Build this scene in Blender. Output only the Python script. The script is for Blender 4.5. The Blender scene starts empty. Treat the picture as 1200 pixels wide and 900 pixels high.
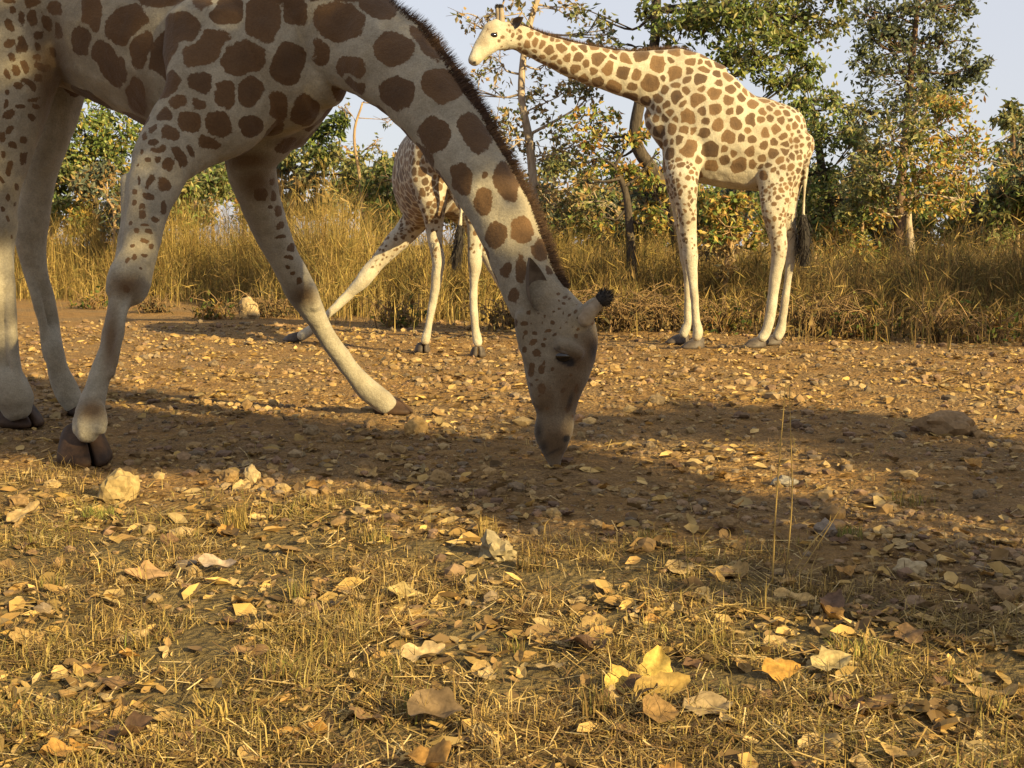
import bpy, math
import numpy as np
from mathutils import Vector, noise as mnoise
from mathutils.bvhtree import BVHTree

# ------------------------------------------------------------------ camera, sky, sun, exposure
scene = bpy.context.scene
COL = scene.collection
PITCH = math.radians(6.24)
CAMH, FPX = 1.0, 1500.0
cam_d = bpy.data.cameras.new('camera'); cam_d.lens = 45.0; cam_d.sensor_width = 36.0
cam_d.clip_start = 0.05; cam_d.clip_end = 2000
cam = bpy.data.objects.new('camera', cam_d); COL.objects.link(cam)
cam.location = (0, 0, CAMH); cam.rotation_euler = (math.pi/2 - PITCH, 0, 0)
scene.camera = cam

SUN_EL = math.radians(22); SUN_AZ = math.radians(135)      # azimuth clockwise from +Y (view direction)
TO_SUN = np.array([math.sin(SUN_AZ)*math.cos(SUN_EL), math.cos(SUN_AZ)*math.cos(SUN_EL), math.sin(SUN_EL)])
world = bpy.data.worlds.new('World'); scene.world = world; world.use_nodes = True
wn = world.node_tree; bg = wn.nodes['Background']
sky = wn.nodes.new('ShaderNodeTexSky'); sky.sky_type = 'NISHITA'; sky.sun_disc = False
sky.sun_elevation = SUN_EL; sky.sun_rotation = SUN_AZ
sky.air_density = 1.0; sky.dust_density = 1.2; sky.ozone_density = 1.6
veil = wn.nodes.new('ShaderNodeMix'); veil.data_type = 'RGBA'; veil.inputs[0].default_value = .80      # thin, even dry-season haze over the whole sky
wn.links.new(sky.outputs[0], veil.inputs[6]); veil.inputs[7].default_value = (4.75, 4.75, 5.1, 1)
wn.links.new(veil.outputs[2], bg.inputs[0]); bg.inputs[1].default_value = 0.066
sun_d = bpy.data.lights.new('sun', 'SUN'); sun_d.energy = 5.0; sun_d.angle = math.radians(0.6); sun_d.color = (1.0, 0.775, 0.38)
sun = bpy.data.objects.new('sun', sun_d); COL.objects.link(sun)
sun.rotation_euler = Vector(tuple(TO_SUN)).to_track_quat('Z', 'Y').to_euler(); sun.location = (8, -8, 12)
vs = scene.view_settings; vs.view_transform = 'Standard'; vs.look = 'None'; vs.gamma = 1.0; vs.use_curve_mapping = False
vs.exposure = 1.27

# ------------------------------------------------------------------ picture -> place
CP, SP = math.cos(PITCH), math.sin(PITCH)
def ray(px, py):
    x, y = (px-600)/FPX, (450-py)/FPX
    return np.array([x, CP + y*SP, -SP + y*CP])
def pix(px, py, Y):
    d = ray(px, py); t = Y/d[1]
    return np.array([0, 0, CAMH]) + d*t
def gp(px, py, z=0.0):
    d = ray(px, py); t = (z-CAMH)/d[2]
    return np.array([0, 0, CAMH]) + d*t
def gY(px, py): return gp(px, py)[1]
def project(P):
    P = np.asarray(P); q = P - np.array([0, 0, CAMH])
    f = q[:, 1]*CP - q[:, 2]*SP; u = q[:, 1]*SP + q[:, 2]*CP
    f = np.where(np.abs(f) < 1e-4, 1e-4, f)
    return 600 + FPX*q[:, 0]/f, 450 - FPX*u/f, f
def gz(x, y):
    return 0.016*mnoise.noise((x*1.3, y*1.3, 0.3)) + 0.010*mnoise.noise((x*5, y*5, 3.1)) + 0.011*mnoise.noise((x*11, y*11, 7.7)) + 0.007*mnoise.noise((x*23, y*23, 1.7))

# ------------------------------------------------------------------ mesh helpers
def rng(s): return np.random.default_rng(s)
def unit(a): return a/np.maximum(np.linalg.norm(a, axis=-1, keepdims=True), 1e-9)
def mk(name, V, F, cols=None, mats=(), smooth=False, mat_index=None):
    """V (n,3); F list of arrays of faces (each (m,k))."""
    V = np.asarray(V, dtype=np.float32)
    if isinstance(F, np.ndarray): F = [F]
    me = bpy.data.meshes.new(name)
    me.vertices.add(len(V)); me.vertices.foreach_set('co', V.ravel())
    loops = np.concatenate([f.ravel() for f in F]).astype(np.int32)
    sizes = np.concatenate([np.full(len(f), f.shape[1]) for f in F]).astype(np.int32)
    me.loops.add(len(loops)); me.loops.foreach_set('vertex_index', loops)
    me.polygons.add(len(sizes))
    st = np.concatenate([[0], np.cumsum(sizes)[:-1]]).astype(np.int32)
    me.polygons.foreach_set('loop_start', st)
    me.polygons.foreach_set('use_smooth', np.full(len(sizes), smooth))
    if mat_index is not None: me.polygons.foreach_set('material_index', mat_index.astype(np.int32))
    me.update(calc_edges=True); me.validate()
    if cols is not None:
        a = me.color_attributes.new('col', 'FLOAT_COLOR', 'POINT')
        c = np.ones((len(V), 4), np.float32); c[:, :3] = cols; a.data.foreach_set('color', c.ravel())
    for m in mats: me.materials.append(m)
    return me
def link(name, me, parent=None, loc=None):
    o = bpy.data.objects.new(name, me); COL.objects.link(o)
    if parent is not None:
        if me is not None and loc is None:
            p = parent
            off = np.zeros(3)
            while p is not None: off += np.array(p.location); p = p.parent
            n = len(me.vertices); a = np.empty(n*3, np.float32); me.vertices.foreach_get('co', a)
            me.vertices.foreach_set('co', (a.reshape(-1, 3) - off).astype(np.float32).ravel()); me.update()
        o.parent = parent
    if loc is not None: o.location = loc
    return o
def tag(o, label=None, cat=None, group=None, kind=None):
    if label: o['label'] = label
    if cat: o['category'] = cat
    if group: o['group'] = group
    if kind: o['kind'] = kind
    return o
def empty(name, loc, label, cat, group=None):
    o = bpy.data.objects.new(name, None); COL.objects.link(o); o.location = tuple(float(v) for v in loc); o.empty_display_size = 0.2
    return tag(o, label, cat, group)
def recenter(me, base):
    n = len(me.vertices); a = np.empty(n*3, np.float32); me.vertices.foreach_get('co', a)
    me.vertices.foreach_set('co', (a.reshape(-1, 3) - np.asarray(base)).astype(np.float32).ravel()); me.update(); return me

class Geo:
    def __init__(s): s.V = []; s.F = []; s.C = []; s.n = 0
    def add(s, V, F, c=None):
        s.V.append(np.asarray(V, float))
        for f in ([F] if isinstance(F, np.ndarray) else F): s.F.append(f + s.n)
        if c is not None: s.C.append(np.broadcast_to(np.asarray(c, float), (len(V), 3)))
        s.n += len(V)
    def mesh(s, name, mats=(), smooth=False):
        quads = [f for f in s.F if f.shape[1] == 4]; tris = [f for f in s.F if f.shape[1] == 3]
        F = ([np.concatenate(quads)] if quads else []) + ([np.concatenate(tris)] if tris else [])
        return mk(name, np.concatenate(s.V), F, np.concatenate(s.C) if s.C else None, mats, smooth)

def catmull(P, k):
    P = np.asarray(P, float)
    if len(P) < 3: 
        t = np.linspace(0, 1, k+1)[:, None]; return P[0]*(1-t)+P[1]*t
    Q = np.vstack([2*P[0]-P[1], P, 2*P[-1]-P[-2]]); out = []
    for i in range(len(P)-1):
        p0, p1, p2, p3 = Q[i:i+4]
        for t in np.linspace(0, 1, k, endpoint=False):
            out.append(0.5*((2*p1)+(-p0+p2)*t+(2*p0-5*p1+4*p2-p3)*t*t+(-p0+3*p1-3*p2+p3)*t**3))
    out.append(P[-1]); return np.array(out)
def loft(S, seg=20, k=5, ref=None, caps=True):
    """S rows: x,y,z,r1,r2[,sr]. r1 lies across the picture (perp. to ref), r2 along ref."""
    S = catmull(np.asarray(S, float), k); P = S[:, :3]; r1 = np.maximum(S[:, 3], .0004); r2 = np.maximum(S[:, 4], .0004)
    T = unit(np.gradient(P, axis=0))
    if caps:   # round off the ends
        a0 = [P[0]-T[0]*min(r1[0], r2[0])*q for q in (.75, .45)]; a1 = [P[-1]+T[-1]*min(r1[-1], r2[-1])*q for q in (.45, .75)]
        P = np.vstack([a0, P, a1]); T = np.vstack([T[:1], T[:1], T, T[-1:], T[-1:]])
        r1 = np.concatenate([[r1[0]*.5, r1[0]*.85], r1, [r1[-1]*.85, r1[-1]*.5]]); r2 = np.concatenate([[r2[0]*.5, r2[0]*.85], r2, [r2[-1]*.85, r2[-1]*.5]])
    V = (P - np.array([0, 0, CAMH])) if ref is None else np.broadcast_to(np.asarray(ref, float), P.shape)
    V = unit(V); N1 = unit(np.cross(T, V)); N2 = unit(np.cross(N1, T))
    th = np.linspace(0, 2*np.pi, seg, endpoint=False)
    R = P[:, None] + N1[:, None]*(r1[:, None]*np.cos(th))[..., None] + N2[:, None]*(r2[:, None]*np.sin(th))[..., None]
    n = len(P); V = R.reshape(-1, 3)
    i = np.arange(n-1)[:, None]*seg; j = np.arange(seg)[None]; j2 = (j+1) % seg
    Q = np.stack([i+j, i+j2, i+seg+j2, i+seg+j], -1).reshape(-1, 4)
    V = np.vstack([V, P[0], P[-1]]); c0, c1 = len(V)-2, len(V)-1
    jj = np.arange(seg); jn = (jj+1) % seg
    A = np.stack([np.full(seg, c0), jn, jj], -1); B = np.stack([np.full(seg, c1), (n-1)*seg+jj, (n-1)*seg+jn], -1)
    return V, [Q, np.vstack([A, B])], S
def tube(geo, P, R, seg=6, k=3, c=None):
    S = np.column_stack([P, R, R]); 
    T = np.asarray(P[-1])-np.asarray(P[0]); ref = np.array([.13, 1, .21]) if abs(T[1]) < .8*np.linalg.norm(T) else np.array([1, .1, .2])
    V, F, _ = loft(S, seg, k, ref, caps=False); geo.add(V, F, c)

# ------------------------------------------------------------------ materials
def mat(name, rough=0.9, spec=0.2):
    m = bpy.data.materials.new(name); m.use_nodes = True
    b = m.node_tree.nodes['Principled BSDF']; b.inputs['Roughness'].default_value = rough
    b.inputs['Specular IOR Level'].default_value = spec
    return m, m.node_tree, b
def N(nt, typ, **kw):
    n = nt.nodes.new(typ)
    for k, v in kw.items():
        if k.startswith('i_'): n.inputs[k[2:].replace('_', ' ')].default_value = v
        else: setattr(n, k, v)
    return n
def ramp(nt, stops):
    r = nt.nodes.new('ShaderNodeValToRGB'); el = r.color_ramp.elements
    while len(el) < len(stops): el.new(0.5)
    for e, (p, c) in zip(el, stops): e.position = p; e.color = (*c, 1)
    return r
def mixc(nt, fac, a, b, typ='MIX'):
    m = nt.nodes.new('ShaderNodeMix'); m.data_type = 'RGBA'; m.blend_type = typ
    for sock, v in ((m.inputs[0], fac), (m.inputs[6], a), (m.inputs[7], b)):
        if hasattr(v, 'is_output') or hasattr(v, 'links'): nt.links.new(v, sock)
        elif isinstance(v, (int, float)): sock.default_value = v
        else: sock.default_value = (*v, 1)
    return m.outputs[2]
def objcoord(nt): return nt.nodes.new('ShaderNodeTexCoord').outputs['Object']
def noise_tex(nt, scale, detail=4, vec=None, rough=.6):
    n = N(nt, 'ShaderNodeTexNoise', i_Scale=scale, i_Detail=detail, i_Roughness=rough)
    if vec is not None: nt.links.new(vec, n.inputs['Vector'])
    return n
def bump(nt, b, h, strength=.3, dist=.01):
    n = N(nt, 'ShaderNodeBump', i_Strength=strength, i_Distance=dist); nt.links.new(h, n.inputs['Height']); nt.links.new(n.outputs[0], b.inputs['Normal'])

def m_vcol(name, rough=.8, transl=0.0, spec=.2, var=.25, vscale=30):
    m, nt, b = mat(name, rough, spec)
    at = N(nt, 'ShaderNodeAttribute', attribute_name='col')
    nz = noise_tex(nt, vscale, 3, objcoord(nt))
    r = ramp(nt, [(.25, (1-var,)*3), (.75, (1+var,)*3)]); nt.links.new(nz.outputs[0], r.inputs[0])
    c = mixc(nt, 1.0, at.outputs['Color'], r.outputs[0], 'MULTIPLY')
    nt.links.new(c, b.inputs['Base Color'])
    if transl > 0:
        t = nt.nodes.new('ShaderNodeBsdfTranslucent'); nt.links.new(c, t.inputs[0])
        mx = nt.nodes.new('ShaderNodeMixShader'); mx.inputs[0].default_value = transl
        nt.links.new(b.outputs[0], mx.inputs[1]); nt.links.new(t.outputs[0], mx.inputs[2])
        nt.links.new(mx.outputs[0], nt.nodes['Material Output'].inputs[0])
    return m
M_LEAF = m_vcol('leaf', .5, .38, .35, .15, 5)
M_GRASS = m_vcol('dry_grass', .8, .25, .15, .15, 8)
M_LITTER = m_vcol('dry_leaf', .75, .15, .2, .4, 9)
M_STONE = m_vcol('stone', .9, 0, .2, .35, 60)

def m_bark(name, c1, c2):
    m, nt, b = mat(name, .95, .1); v = objcoord(nt)
    mp = N(nt, 'ShaderNodeMapping'); mp.inputs['Scale'].default_value = (9, 9, 2.2); nt.links.new(v, mp.inputs[0])
    nz = noise_tex(nt, 3, 6, mp.outputs[0], .7); r = ramp(nt, [(.35, c1), (.65, c2)]); nt.links.new(nz.outputs[0], r.inputs[0])
    nt.links.new(r.outputs[0], b.inputs['Base Color']); bump(nt, b, nz.outputs[0], .6, .02); return m
M_BARK_PALE = m_bark('pale_bark', (.22, .17, .12), (.42, .34, .25))
M_BARK_BROWN = m_bark('brown_bark', (.07, .045, .03), (.19, .125, .08))
M_BARK_DARK = m_bark('dark_bark', (.035, .028, .022), (.10, .08, .06))
M_TWIG = m_bark('dry_twig', (.20, .13, .07), (.38, .27, .15))

def m_ground():
    m, nt, b = mat('earth', .95, .12); v = objcoord(nt)
    n1 = noise_tex(nt, .9, 5, v); n2 = noise_tex(nt, 7, 6, v, .7); n3 = noise_tex(nt, 60, 4, v, .7)
    r1 = ramp(nt, [(.32, (.18, .105, .04)), (.52, (.315, .182, .066)), (.72, (.40, .255, .10))]); nt.links.new(n2.outputs[0], r1.inputs[0])
    r2 = ramp(nt, [(.4, (.15, .10, .05)), (.62, (.30, .22, .12))]); nt.links.new(n3.outputs[0], r2.inputs[0])
    f = ramp(nt, [(.45, (0, 0, 0)), (.62, (.55,)*3)]); nt.links.new(n1.outputs[0], f.inputs[0])
    c = mixc(nt, f.outputs[0], r1.outputs[0], r2.outputs[0])
    r3 = ramp(nt, [(.3, (.55,)*3), (.7, (1.25,)*3)]); nt.links.new(n3.outputs[0], r3.inputs[0])
    c = mixc(nt, .8, c, r3.outputs[0], 'MULTIPLY')
    # where the ground carries grass it is darker and more olive
    at = N(nt, 'ShaderNodeAttribute', attribute_name='turf')
    c = mixc(nt, at.outputs['Fac'], c, mixc(nt, .75, (.17, .125, .055), r3.outputs[0], 'MULTIPLY'))
    nt.links.new(c, b.inputs['Base Color'])
    vo = N(nt, 'ShaderNodeTexVoronoi', i_Scale=38.0); nt.links.new(v, vo.inputs[0])
    ad = N(nt, 'ShaderNodeMath', operation='ADD'); nt.links.new(n3.outputs[0], ad.inputs[0]); nt.links.new(vo.outputs[0], ad.inputs[1])
    bump(nt, b, ad.outputs[0], 1.0, .03); return m
M_GROUND = m_ground()

def m_coat(name, cream, cream2, spot, spot2, jag, edge, tan=(.105, .064, .030)):
    m, nt, b = mat(name, .75, .18); v = objcoord(nt)
    b.inputs['Sheen Weight'].default_value = .15
    at = N(nt, 'ShaderNodeAttribute', attribute_name='spot'); dk = N(nt, 'ShaderNodeAttribute', attribute_name='dark'); tn = N(nt, 'ShaderNodeAttribute', attribute_name='tan')
    nj = noise_tex(nt, 55, 3, v, .7); nb = noise_tex(nt, 4, 4, v); nf = noise_tex(nt, 16, 4, v)
    mm = N(nt, 'ShaderNodeMath', operation='MULTIPLY_ADD'); nt.links.new(nj.outputs[0], mm.inputs[0]); mm.inputs[1].default_value = jag; mm.inputs[2].default_value = -jag*.5
    ad = N(nt, 'ShaderNodeMath', operation='ADD'); nt.links.new(at.outputs['Fac'], ad.inputs[0]); nt.links.new(mm.outputs[0], ad.inputs[1])
    mr = N(nt, 'ShaderNodeMapRange', interpolation_type='SMOOTHSTEP'); nt.links.new(ad.outputs[0], mr.inputs[0]); mr.inputs[1].default_value = -edge; mr.inputs[2].default_value = edge
    rc = ramp(nt, [(.35, cream2), (.62, cream)]); nt.links.new(nb.outputs[0], rc.inputs[0])
    nd = noise_tex(nt, 9, 8, v, .8); rd = ramp(nt, [(.42, (0, 0, 0)), (.70, (.75,)*3)]); nt.links.new(nd.outputs[0], rd.inputs[0])
    base = mixc(nt, rd.outputs[0], rc.outputs[0], tuple(.62*a+.0 for a in cream2))
    base = mixc(nt, tn.outputs['Fac'], base, tan)
    mc = N(nt, 'ShaderNodeMapRange'); nt.links.new(at.outputs['Fac'], mc.inputs[0]); mc.inputs[1].default_value = .01; mc.inputs[2].default_value = .11
    m2 = N(nt, 'ShaderNodeMath', operation='MULTIPLY'); nt.links.new(mc.outputs[0], m2.inputs[0]); nt.links.new(nf.outputs[0], m2.inputs[1])
    to = N(nt, 'ShaderNodeAttribute', attribute_name='tone'); m3 = N(nt, 'ShaderNodeMath', operation='ADD', use_clamp=True); nt.links.new(to.outputs['Fac'], m3.inputs[0]); nt.links.new(m2.outputs[0], m3.inputs[1])
    sc = mixc(nt, m3.outputs[0], spot, spot2)
    c = mixc(nt, mr.outputs[0], base, sc)
    c = mixc(nt, dk.outputs['Fac'], c, (.018, .014, .012))
    r3 = ramp(nt, [(.3, (.72,)*3), (.7, (1.14,)*3)]); nh = noise_tex(nt, 120, 4, v, .75); nt.links.new(nh.outputs[0], r3.inputs[0])
    c = mixc(nt, 1.0, c, r3.outputs[0], 'MULTIPLY')
    nt.links.new(c, b.inputs['Base Color'])
    ad2 = N(nt, 'ShaderNodeMath', operation='MULTIPLY_ADD'); nt.links.new(nf.outputs[0], ad2.inputs[0]); ad2.inputs[1].default_value = 3.0; nt.links.new(nh.outputs[0], ad2.inputs[2])
    bump(nt, b, ad2.outputs[0], .4, .01); return m
M_COAT_A = m_coat('shaded_coat', (.325, .29, .215), (.24, .205, .142), (.105, .056, .022), (.045, .026, .014), .024, .0025)  # spotted coat darkened in colour for the giraffe standing in tree shade
M_COAT_B = m_coat('sunlit_coat', (.455, .415, .32), (.37, .32, .23), (.17, .10, .046), (.06, .037, .022), .022, .005)  # lighter copy of the spotted coat, full sun put into its colour
def m_plain(name, c1, c2, rough, spec, sc=20, bs=.2):
    m, nt, b = mat(name, rough, spec); nz = noise_tex(nt, sc, 5, objcoord(nt)); r = ramp(nt, [(.35, c1), (.65, c2)])
    nt.links.new(nz.outputs[0], r.inputs[0]); nt.links.new(r.outputs[0], b.inputs['Base Color']); bump(nt, b, nz.outputs[0], bs, .006); return m
M_HOOF = m_plain('hoof_horn', (.018, .011, .008), (.07, .04, .022), .6, .15, 11)
M_HOOF_GREY = m_plain('grey_hoof_horn', (.045, .036, .03), (.09, .07, .055), .6, .3, 30)
M_EYE = m_plain('eye', (.006, .004, .003), (.012, .008, .006), .08, .6, 8, 0)
M_MANE = m_plain('mane_hair', (.035, .02, .013), (.085, .05, .03), .8, .2, 40)
M_TUFT = m_plain('tail_hair', (.012, .010, .009), (.03, .024, .02), .7, .2, 40)
M_EAR = m_plain('ear_skin', (.085, .065, .05), (.15, .12, .09), .8, .15, 20)
M_HORN = m_plain('ossicone_skin', (.20, .15, .10), (.29, .24, .175), .8, .15, 25)

# ------------------------------------------------------------------ ground
def axis(fine0, fine1, step, far, grow=1.22):
    a = list(np.arange(fine0, fine1, step)); s = step; x = a[-1]
    hi = []
    while x < far: s *= grow; x += s; hi.append(x)
    s = step; x = a[0]; lo = []
    while x > -far: s *= grow; x -= s; lo.append(x)
    return np.array(lo[::-1] + a + hi)
xs = axis(-3.6, 3.6, .022, 700); ys = axis(1.7, 9.5, .022, 700)
X, Y = np.meshgrid(xs, ys); V = np.column_stack([X.ravel(), Y.ravel(), np.zeros(X.size)])
near = (np.abs(V[:, 0]) < 14) & (V[:, 1] > -4) & (V[:, 1] < 30)
for i in np.nonzero(near)[0]: V[i, 2] = gz(V[i, 0], V[i, 1])
nx, ny = len(xs), len(ys); ii = (np.arange(ny-1)[:, None]*nx + np.arange(nx-1)[None]).ravel()
me = mk('ground', V, np.stack([ii, ii+1, ii+nx+1, ii+nx], -1), mats=[M_GROUND], smooth=True)
def turf_amount(x, y):
    """1 where short grass covers the ground, 0 on the bare track."""
    n = mnoise.noise((x*1.1, y*1.1, 5.5))*.9 + mnoise.noise((x*3.3, y*3.3, 1.5))*.4
    edge = 4.55 + (-.28*x if x < 0 else -.34*x) 
    return min(1, max(0, (edge - y)*1.1 + .35 + n))
tf = np.zeros(len(V), np.float32)
for i in np.nonzero(near)[0]: tf[i] = turf_amount(V[i, 0], V[i, 1]) if V[i, 1] < 8 else 0
tf[V[:, 1] > 24] = .8
a = me.attributes.new('turf', 'FLOAT', 'POINT'); a.data.foreach_set('value', tf)
ground = tag(link('ground', me), 'bare brown dirt track with short dry grass along its edge', 'ground', kind='structure')

# ------------------------------------------------------------------ giraffes
def st(px, py, Y, w, ratio=1.0, sr=0.0):
    p = pix(px, py, Y); r = w/2/FPX*math.hypot(p[0], p[1])*.99
    return [*p, r, r*ratio, sr]
def body_mesh(name, lofts, voxel, smooth_it, material):
    g = Geo(); dens = []
    for S, ref in lofts:
        V, F, D = loft(S, 22, 5, ref); g.add(V, F); dens.append(D)
    me0 = g.mesh(name)
    o = bpy.data.objects.new(name, me0); COL.objects.link(o)
    r = o.modifiers.new('r', 'REMESH'); r.mode = 'VOXEL'; r.voxel_size = voxel; r.use_smooth_shade = True
    s = o.modifiers.new('s', 'SMOOTH'); s.factor = .5; s.iterations = smooth_it
    bpy.context.view_layer.update()
    dg = bpy.context.evaluated_depsgraph_get(); me = bpy.data.meshes.new_from_object(o.evaluated_get(dg)); me.name = name
    bpy.data.objects.remove(o); bpy.data.meshes.remove(me0)
    V, Nn = coords(me)
    dsp = np.array([\
        .010*mnoise.noise((v[0]*5, v[1]*5, v[2]*4)) + .005*mnoise.noise((v[0]*15, v[1]*15, v[2]*9)) for v in V])
    me.vertices.foreach_set('co', (V + Nn*dsp[:, None]).astype(np.float32).ravel()); me.update()
    me.materials.clear(); me.materials.append(material)
    me.polygons.foreach_set('use_smooth', np.full(len(me.polygons), True))
    return me, np.vstack(dens)
def coords(me):
    a = np.empty(len(me.vertices)*3, np.float32); me.vertices.foreach_get('co', a)
    n = np.empty(len(me.vertices)*3, np.float32); me.vertices.foreach_get('normal', n)
    return a.reshape(-1, 3).astype(float), n.reshape(-1, 3).astype(float)
def bvh_of(me):
    V, _ = coords(me); return BVHTree.FromPolygons([tuple(v) for v in V], [tuple(p.vertices) for p in me.polygons])
def hit(bvh, px, py):
    d = unit(ray(px, py)); h = bvh.ray_cast(Vector((0, 0, CAMH)), Vector(tuple(d)))
    return (np.array(h[0]), np.array(h[1])) if h[0] is not None else (None, None)
def warp(V, amp=.024, sc=11.0):
    return V + np.array([mnoise.noise_vector((v[0]*sc, v[1]*sc, v[2]*sc)) for v in V])*amp
def blobs(V, bvh, L, depth=2.0, soft=False, tone=None):
    """field of ellipses given by picture position, half axes (px) and tilt, sitting on the skin where that line of sight meets it"""
    f = np.full(len(V), -1.0 if not soft else 0.0); D1 = np.full(len(V), 1e9); D2 = D1.copy(); r1 = np.ones(len(V))
    for i, q in enumerate(L):
        x, y, rx, ry = q[:4]; ang = math.radians(q[4]) if len(q) > 4 else 0
        p, n = hit(bvh, x, y)
        if p is None: continue
        d = unit(p - np.array([0, 0, CAMH])); right = unit(np.cross(d, [0, 0, 1.0])); up = np.cross(right, d)
        s = np.linalg.norm(p - np.array([0, 0, CAMH]))/FPX
        e1 = right*math.cos(ang) + up*math.sin(ang); e2 = -right*math.sin(ang) + up*math.cos(ang)
        a, b = rx*s, ry*s; q3 = depth*math.sqrt(a*b)
        w = V - p; D = (np.abs(w@e1/a)**2.6 + np.abs(w@e2/b)**2.6 + np.abs(w@d/q3)**2.6)**(1/2.6)
        if soft: f = np.maximum(f, np.clip(1.3*(1-D), 0, 1)); continue
        better = D < D1; D2 = np.where(better, D1, np.minimum(D2, D)); D1 = np.where(better, D, D1); r1 = np.where(better, min(a, b), r1)
        if tone is not None: tone[better] = ((i*37) % 11)/11*.45
    if soft: return f
    r2 = np.maximum(r1, .022); return np.minimum((1-D1)*r2, (D2-D1)*r2*.5 - np.minimum(.007, .3*r1))
def nearest_val(V, D, col):
    out = np.empty(len(V)); 
    for i in range(0, len(V), 4000):
        d = (D[:, :3]**2).sum(1)[None] - 2*V[i:i+4000]@D[:, :3].T - (D[None, :, 3]**2); out[i:i+4000] = D[d.argmin(1), col]
    return out
def random_spots(V, sr, allowed, R, gap=.35, tone=None):
    idx = R.permutation(np.nonzero(allowed & (sr > .004))[0])[:26000]
    pts = np.empty((6000, 3)); rad = np.empty(6000); n = 0
    for i in idx:
        p = V[i]; r = sr[i]*R.uniform(.62, 1.3)
        if n and (np.linalg.norm(pts[:n]-p, axis=1) < (rad[:n]+r)*.93).any(): continue
        pts[n] = p; rad[n] = r; n += 1
        if n >= 6000: break
    blank = R.random(n) < np.clip(1-(rad[:n]-.006)/.018, 0, .8)
    pts, rad = pts[:n], rad[:n]; f = np.full(len(V), -1.0)
    if n < 3: return f
    pts = pts + 0; Vw = warp(V)
    for i in range(0, len(V), 4000):
        v = Vw[i:i+4000]; d = np.sqrt(np.maximum((v**2).sum(1)[:, None] + (pts**2).sum(1)[None] - 2*v@pts.T, 0))/rad[None]
        j1 = d.argmin(1); r = rad[j1]; k = np.arange(len(v)); d1 = d[k, j1]; d[k, j1] = 1e9; d2 = d.min(1)
        f[i:i+4000] = np.minimum((1.14-d1)*r, ((d2-d1) - gap)*r*.6)
        f[i:i+4000] = np.where(blank[j1], -r, f[i:i+4000])
        if tone is not None: tone[i:i+4000] = ((j1*53) % 17)/17*.75
    return f
def set_attr(me, name, f):
    a = me.attributes.new(name, 'FLOAT', 'POINT'); a.data.foreach_set('value', f.astype(np.float32))
def ellipsoid(c, ax, radii, seg=14, rings=8):
    th = np.linspace(0, np.pi, rings+1)[1:-1]; ph = np.linspace(0, 2*np.pi, seg, endpoint=False)
    P = [np.array([0, 0, 1.0])] + [np.array([math.sin(t)*math.cos(p), math.sin(t)*math.sin(p), math.cos(t)]) for t in th for p in ph] + [np.array([0, 0, -1.0])]
    V = np.array(P)*np.array(radii); V = V@np.array(ax) + c
    F4 = []; F3 = []
    for p in range(seg):
        q = (p+1) % seg; F3.append((0, 1+p, 1+q)); m = len(V)-1; o = 1+(rings-2)*seg; F3.append((m, o+q, o+p))
        for r in range(rings-2): o = 1+r*seg; F4.append((o+p, o+seg+p, o+seg+q, o+q))
    return V, [np.array(F4), np.array(F3)]
def frame(d, up=(0, 0, 1)):
    z = unit(np.asarray(d, float)); x = unit(np.cross(up, z)); y = np.cross(z, x); return np.array([x, y, z])
def claw(root, at, fwd, side, L, W, H, m, roll=0.0, pitch=0.0, spread=.06):
    """one half of a cloven hoof: flat sole, straight inner wall, rounded outer wall, sloping front"""
    out = [(-.42, .06), (-.38, .55), (-.1, .92), (.25, .86), (.52, .52), (.66, .14), (.60, .02), (.2, .03), (-.2, .03)]
    lev = [(0, 1.0, 0), (.25, .985, -.01), (.6, .86, -.05), (.88, .74, -.10), (1.0, .60, -.12), (1.04, .3, -.13)]
    f = np.array([math.cos(fwd), math.sin(fwd), 0]); s = np.array([-math.sin(fwd), math.cos(fwd), 0])*side
    V = []
    for z, k, sh in lev:
        for a, b in out:
            hh = z*H*(1 - .42*max(0, (a*k+.42)/1.08)) if z > .3 else z*H
            V.append((a*k+sh)*L*f + (b*k*W*.5 + spread*W*.12)*s + np.array([0, 0, hh]))
    V = np.array(V); V += (V[:, :1]*0) 
    zc = V[:, 2].copy(); lf = V@f; ls = V@(np.array([-math.sin(fwd), math.cos(fwd), 0]))
    V[:, 2] = zc + lf*math.sin(pitch)*-1 + ls*math.sin(roll); V[:, 2] -= V[:, 2].min()
    V = V + at; n = len(out); F = []
    for l in range(len(lev)-1):
        for i in range(n):
            q = (i+1) % n; a = (l*n+i, l*n+q, (l+1)*n+q, (l+1)*n+i); F.append(a if side > 0 else a[::-1])
    caps = [tuple(range(n))[::-1], tuple((len(lev)-1)*n+i for i in range(n))]
    me = bpy.data.meshes.new('hoof_claw'); me.from_pydata([tuple(v) for v in V], [], F + [c if side > 0 else c[::-1] for c in caps]); me.update()
    me.polygons.foreach_set('use_smooth', np.full(len(me.polygons), True)); me.materials.append(m)
    o = link('hoof_claw', me, root)
    b = o.modifiers.new('s', 'SUBSURF'); b.levels = 1; b.render_levels = 1
    return o
def hoof(root, px, py, fwd_deg, L, W, H, m, roll=0, pitch=0):
    p = gp(px, py); p[2] = gz(p[0], p[1]) - .004
    for s in (1, -1): claw(root, p, math.radians(fwd_deg), s, L, W, H, m, math.radians(roll), math.radians(pitch))
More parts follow.
